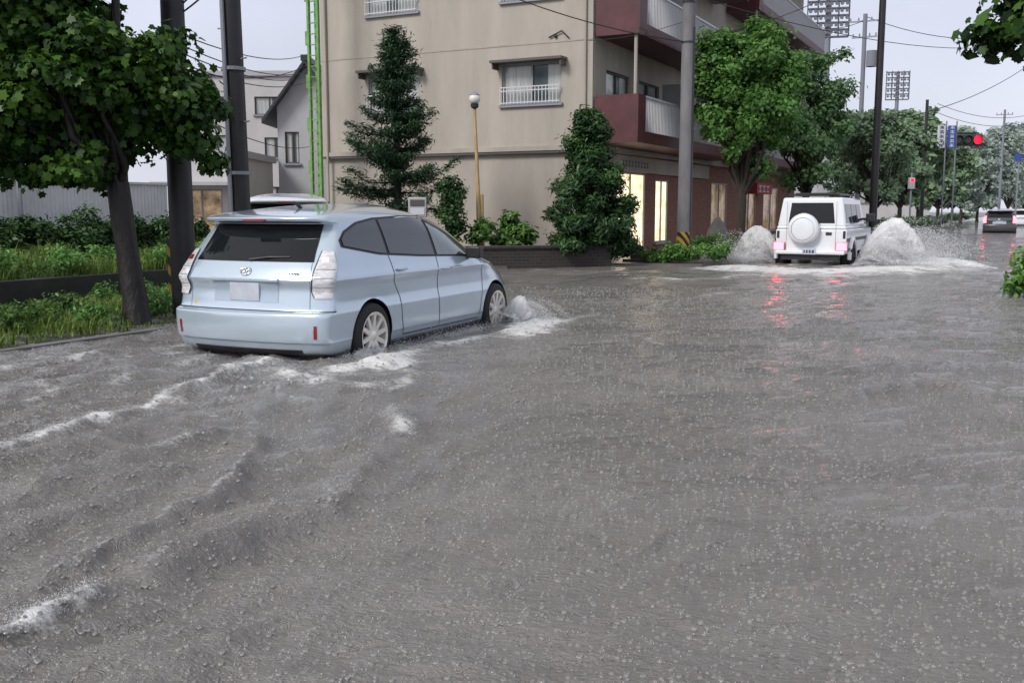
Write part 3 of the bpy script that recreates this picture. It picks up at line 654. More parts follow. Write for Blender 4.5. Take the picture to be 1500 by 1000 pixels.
# ---------------------------------------------------------------- vehicles
def pch(T,k):
    T=np.array(T); n=len(T); dl=np.diff(T,axis=0); m=np.zeros_like(T)
    for i in range(1,n-1):
        a,b_=dl[i-1],dl[i]; ok=(a*b_)>0; m[i]=np.where(ok,2*a*b_/np.where(ok,a+b_,1),0)
    m[0]=dl[0];m[-1]=dl[-1]; out=[]
    for t in np.linspace(0,n-1,k):
        i=min(int(t),n-2); f=t-i
        out.append((2*f**3-3*f**2+1)*T[i]+(f**3-2*f**2+f)*m[i]+(-2*f**3+3*f**2)*T[i+1]+(f**3-f**2)*m[i+1])
    return np.array(out)
class Body:
    def __init__(s,T,nr=2.9,Lr=.20,nf=2.5,Lf=1.1,k=140):
        s.D=pch(T,k); s.D[:,0]=np.maximum.accumulate(s.D[:,0]+np.arange(k)*1e-6); s.nr=nr;s.Lr=Lr;s.nf=nf;s.Lf=Lf
    def par(s,z):
        D=s.D; return [float(np.interp(z,D[:,0],D[:,i])) for i in (1,2,3)]
    def lens(s,xr,xf):
        Ltot=xf-xr; k=min(1,.92*Ltot/(s.Lr+s.Lf)); return s.Lr*k,s.Lf*k
    def side(s,x,z,par=None):
        xr,xf,w=par or s.par(z); Lr,Lf=s.lens(xr,xf)
        if x<xr+Lr: a=min(1,max(0,(xr+Lr-x)/Lr)); return w*(1-a**s.nr)**(1/s.nr)
        if x>xf-Lf: a=min(1,max(0,(x-xf+Lf)/Lf)); return w*(1-a**s.nf)**(1/s.nf)
        return w
    def quarter(s,par,rear=True,n=80):
        xr,xf,w=par; Lr,Lf=s.lens(xr,xf); ph=np.linspace(0,math.pi/2,n); e=2/(s.nr if rear else s.nf)
        c=np.cos(ph)**e; q=np.sin(ph)**e
        x=(xr+Lr-Lr*c) if rear else (xf-Lf+Lf*c); y=w*q
        if rear: x=x+.05*(y/.88)**2*(1-q**6)
        d=np.r_[0,np.cumsum(np.hypot(np.diff(x),np.diff(y)))]; return x,y,d/d[-1]
    def rear(s,q,z):
        x,y,d=s.quarter(s.par(z)); a=abs(q); return (float(np.interp(a,d,x)),math.copysign(float(np.interp(a,d,y)),q),z)
    def rearx(s,y,z):
        x,yy,d=s.quarter(s.par(z)); return float(np.interp(abs(y),yy,x))
    def mesh(s,wheels,R,wz):
        nq,nsd=30,62; V=[];rows=[]
        for z,xr,xf,w in s.D:
            par=(xr,xf,w); x,y,d=s.quarter(par); t=np.linspace(0,1,nq); ax=np.interp(t,d,x); ay=np.interp(t,d,y)
            x2,y2,d2=s.quarter(par,False); bx_=np.interp(t,d2,x2)[::-1]; by_=np.interp(t,d2,y2)[::-1]
            sx=np.linspace(ax[-1],bx_[0],nsd+2)[1:-1]
            hx=np.r_[ax,sx,bx_]; hy=np.r_[ay,np.full(nsd,w),by_]
            loopx=np.r_[hx,hx[-2:0:-1]]; loopy=np.r_[-hy,hy[-2:0:-1]]
            rows.append(len(loopx)); V+= [(loopx[i],loopy[i],z) for i in range(len(loopx))]
        N=rows[0]; K=len(s.D); V=np.array(V); Fc=[]
        ins=np.zeros(len(V),bool)
        for wx in wheels:
            dd=np.hypot(V[:,0]-wx,V[:,2]-wz); m=(dd<R)&(np.abs(V[:,1])>.45)&(V[:,2]<wz+R); ins|=m
        for i in range(K-1):
            for j in range(N):
                j2=(j+1)%N; f=(i*N+j,i*N+j2,(i+1)*N+j2,(i+1)*N+j)
                if all(ins[v] for v in f): continue
                Fc.append(f)
        for wx in wheels:
            dx=V[:,0]-wx; dz=V[:,2]-wz; dd=np.hypot(dx,dz); m=(dd<R)&(np.abs(V[:,1])>.45)&(dd>1e-4)
            V[m,0]=wx+dx[m]/dd[m]*R; V[m,2]=wz+dz[m]/dd[m]*R
        Fc.append(tuple(range((K-1)*N,K*N)))
        return V,Fc
def gridpatch(fn,us,vs,off,cen=(0,0,.7)):
    nu,nv=len(us),len(vs); Pn=np.array([[fn(u,v) for v in vs] for u in us],float)
    du=np.gradient(Pn,axis=0); dv=np.gradient(Pn,axis=1); N=np.cross(du,dv); N/=np.maximum(1e-9,np.linalg.norm(N,axis=2,keepdims=True))
    s=np.sign(np.sum(N*(Pn-np.array(cen)),axis=2,keepdims=True)); flip=np.mean(s)<0; N*=s
    Pn=Pn+N*off; V=Pn.reshape(-1,3); Fc=[]
    for i in range(nu-1):
        for j in range(nv-1):
            f=(i*nv+j,(i+1)*nv+j,(i+1)*nv+j+1,i*nv+j+1); Fc.append(f[::-1] if flip else f)
    return V,Fc
def pin(xs,vals): return lambda x: float(np.interp(x,xs,vals))
m_tyre=M('tyre_rubber',(.018,.018,.018),.7)
m_carglass=M('car_glass',(.010,.012,.014),.04,spec=.4)
m_sideglass=M('car_side_glass',(.014,.018,.020),.03,spec=.8,coat=.6)
m_carglass2=M('car_glass_clear',(.07,.10,.095),.04,spec=1.0,var=.7,vs=2.0,coat=1)
m_seam=M('panel_gap',(.05,.055,.065),.6)
m_trim=M('black_trim',(.02,.02,.022),.45)
m_chrome=M('chrome',(.75,.76,.78),.12,metal=1)
m_rimm=M('alloy_rim',(.92,.89,.83),.22,metal=.4)
m_plate=M('licence_plate',(.50,.53,.60),.5,var=.12,vs=9)
m_lensclear=M('clear_lens',(.66,.65,.67),.10,var=.4,vs=9,coat=1,stretch=(1,1,3))
m_lensred=M('red_lens',(.28,.01,.015),.15,coat=1)
m_lensredlit=M('red_lens_lit',(1,.40,.38),.2,emit=1.6)
m_lenshot=M('brake_lamp_lit',(1,.13,.17),.2,emit=5)
m_blue=M('silver_blue_paint',(.57,.67,.77),.2,metal=.45,coat=1,var=.03,vs=2)
m_recess=M('recess_shadow',(.46,.55,.65),.3,metal=.4)  # body paint toned down to stand for shade in the plate recess
m_wpaint=M('white_car_paint',(.78,.80,.83),.3,coat=1)
m_dpaint=M('dark_car_paint',(.05,.05,.06),.3,coat=1)
m_yel=M('yellow_sticker',(.7,.5,.05),.5)
def wheel(parent,x,y,z,R,rw,sgn,spokes=10,rimmat=None):
    b=B(); prof=[(R*.68,-rw*.5),(R*.86,-rw*.52),(R*.97,-rw*.42),(R,-rw*.2),(R,rw*.2),(R*.97,rw*.42),(R*.86,rw*.52),(R*.68,rw*.5)]
    b.lathe(prof,(0,0,0),'y',40); t=b.obj('wheel',m_tyre,parent,(x,y,z),smooth=True,angle=60)
    b=B(); s=sgn
    b.lathe([(R*.68,rw*.5),(R*.73,rw*.535),(R*.65,rw*.5),(R*.63,rw*.1),(R*.6,-rw*.3)],(0,0,0),'y',40,sgn=s)
    b.lathe([(R*.17,rw*.30),(R*.15,rw*.46),(R*.05,rw*.5),(.001,rw*.5)],(0,0,0),'y',20,sgn=s)
    for k in range(spokes):
        a=2*math.pi*k/spokes+.2; ca,sa=math.cos(a),math.sin(a); V=[]
        for r_,hw,y0,y1 in ((R*.12,R*.08,.26,.44),(R*.67,R*.06,.34,.5)):
            for sx,yy in ((-1,y0),(1,y0),(1,y1),(-1,y1)):
                V.append((r_*ca-sx*hw*sa, s*rw*yy, r_*sa+sx*hw*ca))
        b.add(V,[(0,1,2,3),(7,6,5,4),(0,4,5,1),(1,5,6,2),(2,6,7,3),(3,7,4,0)])
    b.obj('rim',rimmat or m_rimm,t,smooth=True,angle=30)
    b=B(); b.lathe([(R*.65,rw*.05),(.001,rw*.05)],(0,0,0),'y',24,sgn=s); b.obj('backing_disc',m_trim,t)  # plain dark backing disc behind the spokes
    return t
def arch(parent,wx,wz,R,y0,y1,mat):
    for s in (-1,1):
        b=B(); V=[];Fc=[];n=22
        for i in range(n+1):
            a=math.pi*(-.12+1.24*i/n); V+=[(wx+R*math.cos(a),s*y0,wz+R*math.sin(a)),(wx+R*math.cos(a),s*y1,wz+R*math.sin(a))]
        for i in range(n): Fc.append((2*i,2*i+1,2*i+3,2*i+2))
        b.add(V,Fc)
        b.add([(wx+R*math.cos(math.pi*(-.12+1.24*i/n)),s*y1,wz+R*math.sin(math.pi*(-.12+1.24*i/n))) for i in range(n+1)],[tuple(range(n+1))])
        b.obj('wheel_well',mat,parent)
TP=[(.20,-2.12,2.05,.79),(.24,-2.21,2.2,.840),(.32,-2.25,2.28,.866),(.33,-2.262,2.28,.870),(.46,-2.275,2.31,.880),(.575,-2.27,2.305,.884),(.59,-2.255,2.30,.883),(.605,-2.21,2.27,.880),(.70,-2.19,2.19,.868),
    (.80,-2.178,2.05,.866),(.87,-2.20,1.90,.882),(.885,-2.202,1.86,.886),(.90,-2.195,1.80,.880),(.97,-2.155,1.56,.862),(1.03,-2.115,1.36,.842),(1.08,-2.08,1.26,.824),(1.18,-2.00,1.08,.788),(1.30,-1.91,.86,.740),(1.375,-1.86,.66,.706),(1.39,-1.86,.62,.700),(1.405,-2.0,.56,.692),(1.435,-2.02,.45,.674),(1.455,-1.98,.37,.655),(1.485,-1.78,.24,.615),(1.52,-1.42,.07,.54),(1.55,-1.05,-.10,.43),(1.570,-.78,-.28,.26),(1.575,-.64,-.40,.07)]
def hatch_car(name,label,loc,rz,paint,z=-.12,full=True,group=None,clear=False,sc=1,lit=False):
    bd=Body(TP); r=root(name,label,'car',(loc[0],loc[1],z),rz,group)
    if sc!=1: r.scale=(sc,sc,sc)
    V,Fc=bd.mesh((1.37,-1.41),.358,.32); mkobj('body',mkmesh('body',V,Fc,paint,None,True,30),r)
    b=B(); b.box(-2.0,2.0,-.72,.72,.14,.42); b.obj('underbody',m_trim,r)
    for wx in (1.37,-1.41):
        arch(r,wx,.32,.355,.86,.60,m_trim)
        for s in (-1,1): wheel(r,wx,s*.79,.32,.318,.2,s)
    zb=pin([-1.80,-1.2,-.4,.4,.95,1.15],[1.19,1.10,1.05,1.02,.995,.99]); zt=pin([-1.80,-1.68,-1.42,-1.1,-.5,0,.35,.62,.9,1.15],[1.215,1.295,1.375,1.412,1.432,1.425,1.385,1.295,1.13,1.0])
    segs=[(-1.76,-1.06,m_sideglass),(-1.01,-.12,m_sideglass),(-.06,.90,m_carglass2 if clear else m_sideglass)]
    for s in (-1,1):
        V,Fc=gridpatch(lambda u,v:(u,s*bd.side(u,zb(u)-.018+(zt(u)+.022-zb(u)+.018)*v),zb(u)-.018+(zt(u)+.022-zb(u)+.018)*v),np.linspace(-1.80,1.05,70),np.linspace(0,1,8),.003)
        mkobj('window_surround',mkmesh('window_surround',V,Fc,m_trim,None,True),r)
        for a,c,mt in segs:
            V,Fc=gridpatch(lambda u,v:(u,s*bd.side(u,zb(u)+(zt(u)-zb(u))*v),zb(u)+(zt(u)-zb(u))*v),np.linspace(a,c,26),np.linspace(0,1,8),.009)
            mkobj('side_window',mkmesh('side_window',V,Fc,mt,None,True),r)
        def ribbon(pts,wd=.0045,mt=m_seam,nm='door_seam',off=.0025):
            pp=[]
            for i in range(len(pts)-1):
                for k in range(8): t=k/8; pp.append((pts[i][0]+(pts[i+1][0]-pts[i][0])*t,pts[i][1]+(pts[i+1][1]-pts[i][1])*t))
            pp.append(pts[-1]); V=[];Fc=[]
            for i,(x,zz) in enumerate(pp):
                q=pp[min(i+1,len(pp)-1)]; p=pp[max(i-1,0)]; tx,tz=q[0]-p[0],q[1]-p[1]; l=math.hypot(tx,tz) or 1; nx,nz=-tz/l*wd,tx/l*wd
                for k in (-1,1): V.append((x+nx*k,s*(bd.side(x+nx*k,zz+nz*k)+off),zz+nz*k))
            for i in range(len(pp)-1): Fc.append((2*i,2*i+1,2*i+3,2*i+2))
            mkobj(nm,mkmesh(nm,V,Fc,mt),r)
        ribbon([(-.09,1.05),(-.10,.7),(-.06,.27)]); ribbon([(.96,.98),(1.0,.7),(.92,.30)]); ribbon([(-1.04,1.08),(-1.0,.82),(-.9,.66),(-.86,.42),(-.82,.27)]); ribbon([(-.82,.27),(.92,.27)],.006)
        if full:
            for hx in (-.86,.07):
                b=B(); hz=.93 if hx<-.5 else .89
                b.ball((hx,s*(bd.side(hx,hz)+.02),hz),.1,12,sx=1.05,sy=.22,sz=.17)
                b.obj('door_handle',paint,r,smooth=True)
            b=B(); b.box(.60,.72,s*.94-.09,s*.94+.09,.97,1.10); b.box(.62,.70,s*.84-.05,s*.84+.06,.985,1.02); b.obj('side_mirror',m_trim,r,bev=.035)
    qz=pin([1.0,1.15,1.30,1.41],[.73,.73,.75,.78])
    V,Fc=gridpatch(lambda u,v:bd.rear(u*qz(1.045+.335*v),1.045+.335*v),np.linspace(-1,1,34),np.linspace(0,1,12),.006); mkobj('rear_window',mkmesh('rear_window',V,Fc,m_carglass,None,True),r)
    b=B(); b.tube([(bd.rearx(0,1.07)-.02,.0,1.06),(bd.rearx(-.2,1.09)-.025,-.2,1.085),(bd.rearx(-.42,1.1)-.022,-.42,1.09)],[.014,.01,.006],6); b.obj('rear_wiper',m_trim,r)
    for s in (-1,1):
        qi=pin([.71,.78,.95,1.16],[.77,.725,.735,.80]); qo=pin([.71,.86,1.0,1.16],[.92,.955,.965,.90])
        def f(u,v):
            z=.725+.415*v; q0,q1=qi(z),qo(z); return bd.rear(s*(q0+(q1-q0)*u),z)
        V,Fc=gridpatch(f,np.linspace(0,1,20),np.linspace(0,1,16),.012); tl=mkobj('tail_light',mkmesh('tail_light',V,Fc,m_lenshot if lit else m_lensclear,None,True),r)
        V,Fc=gridpatch(lambda u,v:f(.25+.4*u,.76+.10*v),np.linspace(0,1,10),np.linspace(0,1,5),.016); mkobj('brake_lens',mkmesh('brake_lens',V,Fc,m_lensredlit if s<0 else m_lensred,None,True),tl)
        for hv in (.60,.42,.24):
            V,Fc=gridpatch(lambda u,v:f(.10+.82*u,hv+.015*v),np.linspace(0,1,12),np.linspace(0,1,3),.015); mkobj('lens_bar',mkmesh('lens_bar',V,Fc,m_steel,None,True),tl)
        V,Fc=gridpatch(lambda u,v:f(.0+.05*u,v),np.linspace(0,1,3),np.linspace(0,1,14),.015); mkobj('lens_edge',mkmesh('lens_edge',V,Fc,m_trim,None,True),tl)
        V,Fc=gridpatch(lambda u,v:bd.rear(s*(.79+.03*u),.37+.12*v),np.linspace(0,1,4),np.linspace(0,1,5),.006); mkobj('reflector',mkmesh('reflector',V,Fc,m_lensred,None,True),r)
        V,Fc=gridpatch(lambda u,v:bd.rear(s*(.712+.004*u),.62+.42*v),np.linspace(0,1,2),np.linspace(0,1,12),.003); mkobj('hatch_seam',mkmesh('hatch_seam',V,Fc,m_seam),r)
    V,Fc=gridpatch(lambda u,v:bd.rear(u*.98,.604+.008*v),np.linspace(-1,1,60),np.linspace(0,1,2),.004); mkobj('bumper_seam',mkmesh('bumper_seam',V,Fc,m_trim),r)
    V,Fc=gridpatch(lambda u,v:bd.rear(u*.66,.215+.05*v),np.linspace(-1,1,30),np.linspace(0,1,4),.006); mkobj('lower_grille',mkmesh('lower_grille',V,Fc,m_trim),r)
    V,Fc=gridpatch(lambda u,v:bd.rear(u*.74,1.383+.014*v),np.linspace(-1,1,50),np.linspace(0,1,2),.004); mkobj('spoiler_shade_strip',mkmesh('spoiler_shade_strip',V,Fc,m_trim),r)  # black strip painting the shade under the spoiler lip
    V,Fc=gridpatch(lambda u,v:(bd.rearx(.36*u,.68+.18*v),.36*u,.68+.18*v),np.linspace(-1,1,12),np.linspace(0,1,5),.003); mkobj('plate_recess_shade',mkmesh('plate_recess_shade',V,Fc,m_recess,None,True),r)  # flush patch, recess shade painted by its darker tone
    b=B(); xx=bd.rearx(.3,.885); b.box(xx-.022,xx+.04,-.38,.38,.868,.898); b.obj('hatch_garnish',paint,r,bev=.008)
    b=B(); xx=bd.rearx(.165,.78)-.012; b.box(xx-.012,xx+.008,-.165,.165,.69,.855); b.obj('licence_plate',m_plate,r,bev=.006)
    b=B(); ex=bd.rearx(0,.96)-.012
    def ell(cy,cz,a,c,rr=.006):
        b.tube([(ex+(cz+c*math.sin(t)-.96)*.5,cy+a*math.cos(t),cz+c*math.sin(t)) for t in np.linspace(0,2*math.pi,25)],rr,6,cap=False)
    ell(0,.960,.055,.037,.006); ell(0,.960,.017,.033,.0045); ell(0,.977,.037,.014,.0045); b.obj('emblem',m_chrome,r,smooth=True)
    if full:
        for k in range(5):
            b=B(); xb=bd.rearx(-.5,.94); b.box(xb-.006,xb+.01,-.43-.03*k-.016,-.43-.03*k,.935,.951); b.obj('badge_letter',m_chrome,r)
        b=B(); b.box(bd.rearx(.6,.68)-.006,bd.rearx(.6,.68)+.02,.54,.62,.64,.67); b.obj('sticker',m_yel,r)
        b=B(); b.tube([(-1.3,0,1.53),(-1.42,0,1.59)],[.02,.008],6); b.obj('antenna',m_trim,r)
    b=B(); b.box(-2.04,-2.0,-.12,.12,1.41,1.425); b.obj('high_brake_lamp',m_lensred,r)
    return r,bd
hatch_car('passing_car','light silver-blue hatchback estate driving through floodwater',(-1.55,11.12),math.radians(66),m_blue,clear=True)
hatch_car('waiting_car','white car on the side road behind the blue car',(X(426,18.6),18.6),math.radians(100),m_wpaint,z=.10,full=False)
x,y=X(1467,59),59
hatch_car('distant_car','dark car with red tail lights glowing in the rain',(x+.9,y+1.9),math.radians(63),m_dpaint,z=-.15,full=False,lit=True)
hatch_car('distant_car','pale car far down the flooded street',(X(1497,84)+.9,86),math.radians(63),m_wpaint,z=-.15,full=False,lit=True)

# ----- boxy white off-roader
gx,gy=8.40,26.9
g=root('off_road_car','boxy white off-road car ploughing spray through floodwater','car',(gx,gy,-.22),math.radians(63))
b=B(); b.box(-2.15,2.15,-.86,.86,.52,1.12); b.box(-2.15,.95,-.84,.84,1.12,1.20); b.box(.95,2.1,-.74,.74,1.12,1.22); go=b.obj('body',m_wpaint,g,bev=.035)
V=[(-2.13,-.83,1.18),(1.05,-.83,1.18),(1.05,.83,1.18),(-2.13,.83,1.18),(-2.06,-.72,1.90),(.72,-.72,1.90),(.72,.72,1.90),(-2.06,.72,1.90)]
b=B(); b.add(V,[(3,2,1,0),(4,5,6,7),(0,1,5,4),(1,2,6,5),(2,3,7,6),(3,0,4,7)]); b.obj('cabin',m_wpaint,g,bev=.05)
def yw(z): return .83-(z-1.18)/.72*.11
for s in (-1,1):
    for a,c in ((-1.95,-1.15),(-1.05,-.25),(-.17,.62)):
        b=B(); V=[(a,s*(yw(1.27)+.006),1.27),(c,s*(yw(1.27)+.006),1.27),(c-(.12 if c>.5 else 0),s*(yw(1.74)+.006),1.74),(a,s*(yw(1.74)+.006),1.74)]
        b.add(V,[(0,1,2,3) if s<0 else (3,2,1,0)]); b.obj('side_window',m_carglass,g)
    b=B(); b.box(-2.12,2.1,s*.86-.012,s*.86+.03,.82,.90); b.obj('side_moulding',m_trim,g)
    for wx in (-1.42,1.43):
        b=B(); R=.47
        pts=[(wx+R*math.cos(t),s*.90,.42+R*math.sin(t)) for t in np.linspace(-.1,math.pi+.1,18)]
        b.tube(pts,.055,6); b.obj('wheel_flare',m_wpaint,g,smooth=True)
        wheel(g,wx,s*.80,.40,.40,.27,s,10,m_trim)
    b=B(); b.box(.62,.72,s*1.02-.11,s*1.02+.11,1.28,1.50); b.box(.66,.72,s*.84-.08,s*.84+.08,1.32,1.38); b.obj('side_mirror',m_trim,g,bev=.02)
    b=B(); b.box(-2.235,-2.16,s*.76-.14,s*.76+.14,.60,.80); tl=b.obj('tail_light',m_lensred,g,bev=.01)
    b=B(); b.box(-2.245,-2.236,s*.76-.125,s*.76+.125,.61,.79); b.obj('lit_lens',m_lenshot,tl)
    b=B(); b.box(-2.162,-2.151,s*.80-.03,s*.80+.03,.9,1.08); b.obj('marker_lamp',m_trim,g)
    b=B(); b.tube([(-1.9,s*.60,1.97),(.5,s*.60,1.97)],.025,6); b.obj('roof_rail',m_trim,g)
b=B()
for k in range(8): b.tube([(-1.8+k*.33,-.6,1.98),(-1.8+k*.33,.6,1.98)],.015,5)
b.box(-1.7,.2,-.5,.5,1.985,2.02); b.obj('roof_rack',m_trim,g)
def gx_(z): return -2.13+(z-1.18)/.72*.07
b=B(); b.add([(gx_(1.27)-.008,-.56,1.27),(gx_(1.27)-.008,.56,1.27),(gx_(1.77)-.008,.5,1.77),(gx_(1.77)-.008,-.5,1.77)],[(3,2,1,0)]); b.obj('rear_window',m_carglass,g)
for s in (-1,1):
    b=B(); b.box(-2.155,-2.15,s*.597-.003,s*.597+.003,.55,1.8); b.obj('door_seam',m_seam,g)
b=B(); b.box(-2.30,-2.12,-.84,.84,.50,.60); b.obj('rear_bumper',m_wpaint,g,bev=.03)
b=B(); b.box(-2.2,-2.1,-.7,.7,.36,.52); b.obj('bumper_skid',m_trim,g)
b=B(); b.lathe([(.001,-.245),(.12,-.245),(.30,-.235),(.365,-.20),(.385,-.12),(.385,-.0)],(-2.15,.16,1.13),'x',40); sc_=b.obj('spare_wheel_cover',m_wpaint,g,smooth=True,angle=50)
b=B(); b.lathe([(.27,-.244),(.285,-.244)],(-2.15,.16,1.13),'x',40); b.lathe([(.386,-.02),(.392,-.1),(.386,-.12)],(-2.15,.16,1.13),'x',40); b.obj('cover_ring',m_chrome,sc_,smooth=True)
b=B(); b.box(-2.312,-2.302,-.17,.17,.505,.665); b.obj('licence_plate',m_plate,g)
for (y0,y1) in ((-.12,-.07),(-.04,0),(.03,.07),(.1,.13)):
    b=B(); b.box(-2.318,-2.3125,y0,y1,.54,.61); b.obj('plate_digit',m_ink,g)
b=B(); b.box(-2.17,-2.151,-.5,-.36,.98,1.05); b.obj('door_handle',m_trim,g)

# ---------------------------------------------------------------- water
pt=np.arange(256); rng2=np.random.default_rng(3); rng2.shuffle(pt); pt=np.r_[pt,pt]; ga=rng2.random(256)*2*np.pi; GX=np.cos(ga);GY=np.sin(ga)
def perlin(x,y):
    xi=np.floor(x).astype(int);yi=np.floor(y).astype(int);xf=x-xi;yf=y-yi;xi&=255;yi&=255
    u=xf*xf*xf*(xf*(xf*6-15)+10);v=yf*yf*yf*(yf*(yf*6-15)+10)
    def g(ix,iy,dx,dy):
        h=pt[(pt[ix&255]+iy)&255]; return GX[h]*dx+GY[h]*dy
    a=g(xi,yi,xf,yf);b_=g(xi+1,yi,xf-1,yf);c=g(xi,yi+1,xf,yf-1);d_=g(xi+1,yi+1,xf-1,yf-1)
    return (a+(b_-a)*u)+((c+(d_-c)*u)-(a+(b_-a)*u))*v
def pdist(x,y,poly):
    best=np.full(x.shape,1e9); par=np.zeros(x.shape); sgn=np.zeros(x.shape); n=len(poly)-1
    for i in range(n):
        (x0,y0),(x1,y1)=poly[i],poly[i+1]; dx,dy=x1-x0,y1-y0; L2=dx*dx+dy*dy+1e-9
        t=np.clip(((x-x0)*dx+(y-y0)*dy)/L2,0,1); d_=np.hypot(x-x0-t*dx,y-y0-t*dy); m=d_<best; best[m]=d_[m]; par[m]=((i+t)/n)[m]; sgn[m]=np.sign((x-x0)*dy-(y-y0)*dx)[m]
    return best,par,sgn
ys=np.r_[np.geomspace(1.2,70,900),np.geomspace(72,900,50)]
ts=np.r_[np.linspace(-3,-.66,40)[:-1],np.linspace(-.66,.66,800),np.linspace(.66,3,40)[1:]]
Tg,Yg=np.meshgrid(ts,ys); Xg=Tg*(Yg+.4)
gx0,gy0=Xg.ravel(),Yg.ravel(); sp_=gy0*.0048
def lod(wl): return np.clip((wl/sp_-2.5)/4,0,1)
left=1/(1+np.exp((gx0*.95+ (gy0-7)*.12+.7)*2.2))
near_car=np.exp(-((gx0+1.5)**2/9+(gy0-10.5)**2/16))
behind=np.exp(-((gx0+3.2)**2/5+(gy0-8)**2/8))
nearG=np.exp(-((gx0-8.3)**2/24+(gy0-25)**2/40))
rough=.66+.50*left+.4*near_car+.6*behind+1.0*nearG+.35*np.clip((gy0-7)/8,0,1)
wx=perlin(gx0*.6+5,gy0*.6)*.5; wy=perlin(gx0*.6,gy0*.6+9)*.5
ux=(gx0+wx)*.8+(gy0+wy)*.6; uy=-(gx0+wx)*.6+(gy0+wy)*.8
al=(gx0+wx*.6)*.36+(gy0+wy*.6)*.93; ac=(gx0+wx*.6)*.93-(gy0+wy*.6)*.36
def ridg(a): return 1-2*np.abs(a)*1.6
h=.05*perlin(ux*.3,uy*.6)*lod(2)
h+=left*np.exp(-((gy0-6)/6)**2)*(.038*ridg(perlin(al*.32+2,ac*1.5))+.026*ridg(perlin(al*.8,ac*3.6+5))+.011*perlin(al*2.4,ac*9))
h+=rough*(.016*ridg(perlin(ux*.8+3,uy*1.7))*lod(.7)+.012*ridg(perlin(ux*2.0,uy*4.0+7))*lod(.3)+.0110*perlin(ux*4.5,uy*9)*lod(.15)+.0062*perlin(ux*11+1,uy*19)*lod(.07))
h+=(.0028*perlin(gx0*26,gy0*34)*lod(.035)+.0015*perlin(gx0*55,gy0*66)*lod(.018))*(.7+.5*left)
foam=np.zeros_like(gx0); brk=.5+.9*perlin(ux*2.2+11,uy*2.2); brk2=.5+1.0*perlin(gx0*5,gy0*5); brk3=np.clip(.5+1.5*perlin(ux*1.3+31,uy*3+2),0,1.2)
def ridge(pix,A,wd,fo,fw,side=0,wob=.12):
    global h,foam
    poly=[G(*p) for p in pix]; d_,t,sg=pdist(gx0+wob*perlin(gx0*1.4,gy0*1.4)*.6+.06*perlin(gx0*6,gy0*6),gy0+wob*perlin(gx0*1.4+40,gy0*1.4)*.6+.06*perlin(gx0*6+30,gy0*6),poly); e=np.clip(np.minimum(t,1-t)*7,0,1)
    w2=np.where(sg>0,wd*.6,wd*1.5); h+=.72*A*np.exp(-(d_/w2)**2)*e; foam+=fo*(np.exp(-(d_/fw)**2)+.28*np.exp(-(d_/(fw*2.6))**2))*e*np.clip(.30+brk*.5+.40*brk3,0,1.4)
ridge([(-160,712),(0,668),(60,650),(130,627),(200,607),(270,588),(330,563),(385,545),(450,538)],.095,.15,.86,.045)
ridge([(-100,640),(60,600),(160,570),(250,545),(330,530)],.06,.14,.38,.05)
ridge([(-60,560),(100,535),(220,520),(290,512)],.045,.14,.40,.10)
ridge([(-60,600),(100,570),(220,545)],.045,.14,.30,.08)
ridge([(380,548),(450,560),(520,548),(560,533),(620,516),(690,502),(740,494)],.045,.18,.9,.10)
ridge([(520,535),(560,540),(600,528)],.05,.15,1.2,.16)
ridge([(600,528),(596,570),(560,580)],.02,.12,.6,.06)
ridge([(430,560),(520,575),(600,560),(640,548)],.03,.12,.45,.07)
ridge([(560,612),(585,622),(597,650)],.07,.09,1.3,.06)
ridge([(-80,985),(0,950),(60,925),(110,903),(160,868)],.085,.09,1.35,.04)
ridge([(-60,900),(100,850),(200,800),(300,748),(350,715),(372,670),(380,632)],.11,.13,.58,.02)
ridge([(130,905),(260,830),(380,790),(470,762),(540,700),(600,640)],.06,.13,.34,.018)
ridge([(150,700),(260,665),(350,640)],.07,.12,.3,.018)
ridge([(0,745),(150,720),(300,690)],.07,.12,.26,.018)
ridge([(-60,820),(120,770),(260,730)],.06,.12,.26,.018)
ridge([(200,870),(330,810),(430,740)],.05,.10,.15,.018)
ridge([(730,487),(760,490),(790,474),(750,462)],.05,.2,1.4,.24)
ridge([(790,480),(840,470),(900,455)],.02,.2,.4,.10)
ridge([(1020,390),(1100,395),(1190,400),(1300,396),(1420,386)],.08,.6,1.5,.8)
ridge([(1270,385),(1340,384),(1430,383)],.1,.6,1.4,.9)
ridge([(900,408),(1000,412),(1100,405),(1180,402)],.03,.35,.65,.2)
ridge([(980,440),(1080,428),(1200,425),(1330,410)],.03,.35,.5,.18)
ridge([(760,395),(850,398),(950,400)],.02,.3,.4,.18)
ridge([(870,490),(930,494),(990,512)],.03,.2,.55,.05)
ridge([(1210,590),(1290,575),(1370,566),(1450,580)],.09,.15,.25,.04)
ridge([(1280,545),(1400,540),(1520,535)],.06,.2,.15,.06)
ridge([(1350,455),(1430,460),(1520,452)],.06,.3,.35,.12)
ridge([(1180,470),(1260,478),(1340,470)],.05,.3,.25,.1)
foam+=(.36*near_car+.32*behind+.12*left+.55*nearG)*np.clip(brk2*brk*1.6,0,1.3)
foam+=.18*np.clip(brk-.6,0,1)*np.clip((gy0-10)/10,0,1)
h*=np.clip(1.2-(gy0-60)/60,.25,1)
nV=len(gx0); nr_,nc_=Xg.shape
me=bpy.data.meshes.new('water'); me.vertices.add(nV); me.vertices.foreach_set('co',np.stack([gx0,gy0,h],1).ravel().astype(np.float32))
ii=(np.arange(nr_-1)[:,None]*nc_+np.arange(nc_-1)[None,:]).ravel()
q=np.stack([ii,ii+1,ii+nc_+1,ii+nc_],1); nF=len(q)
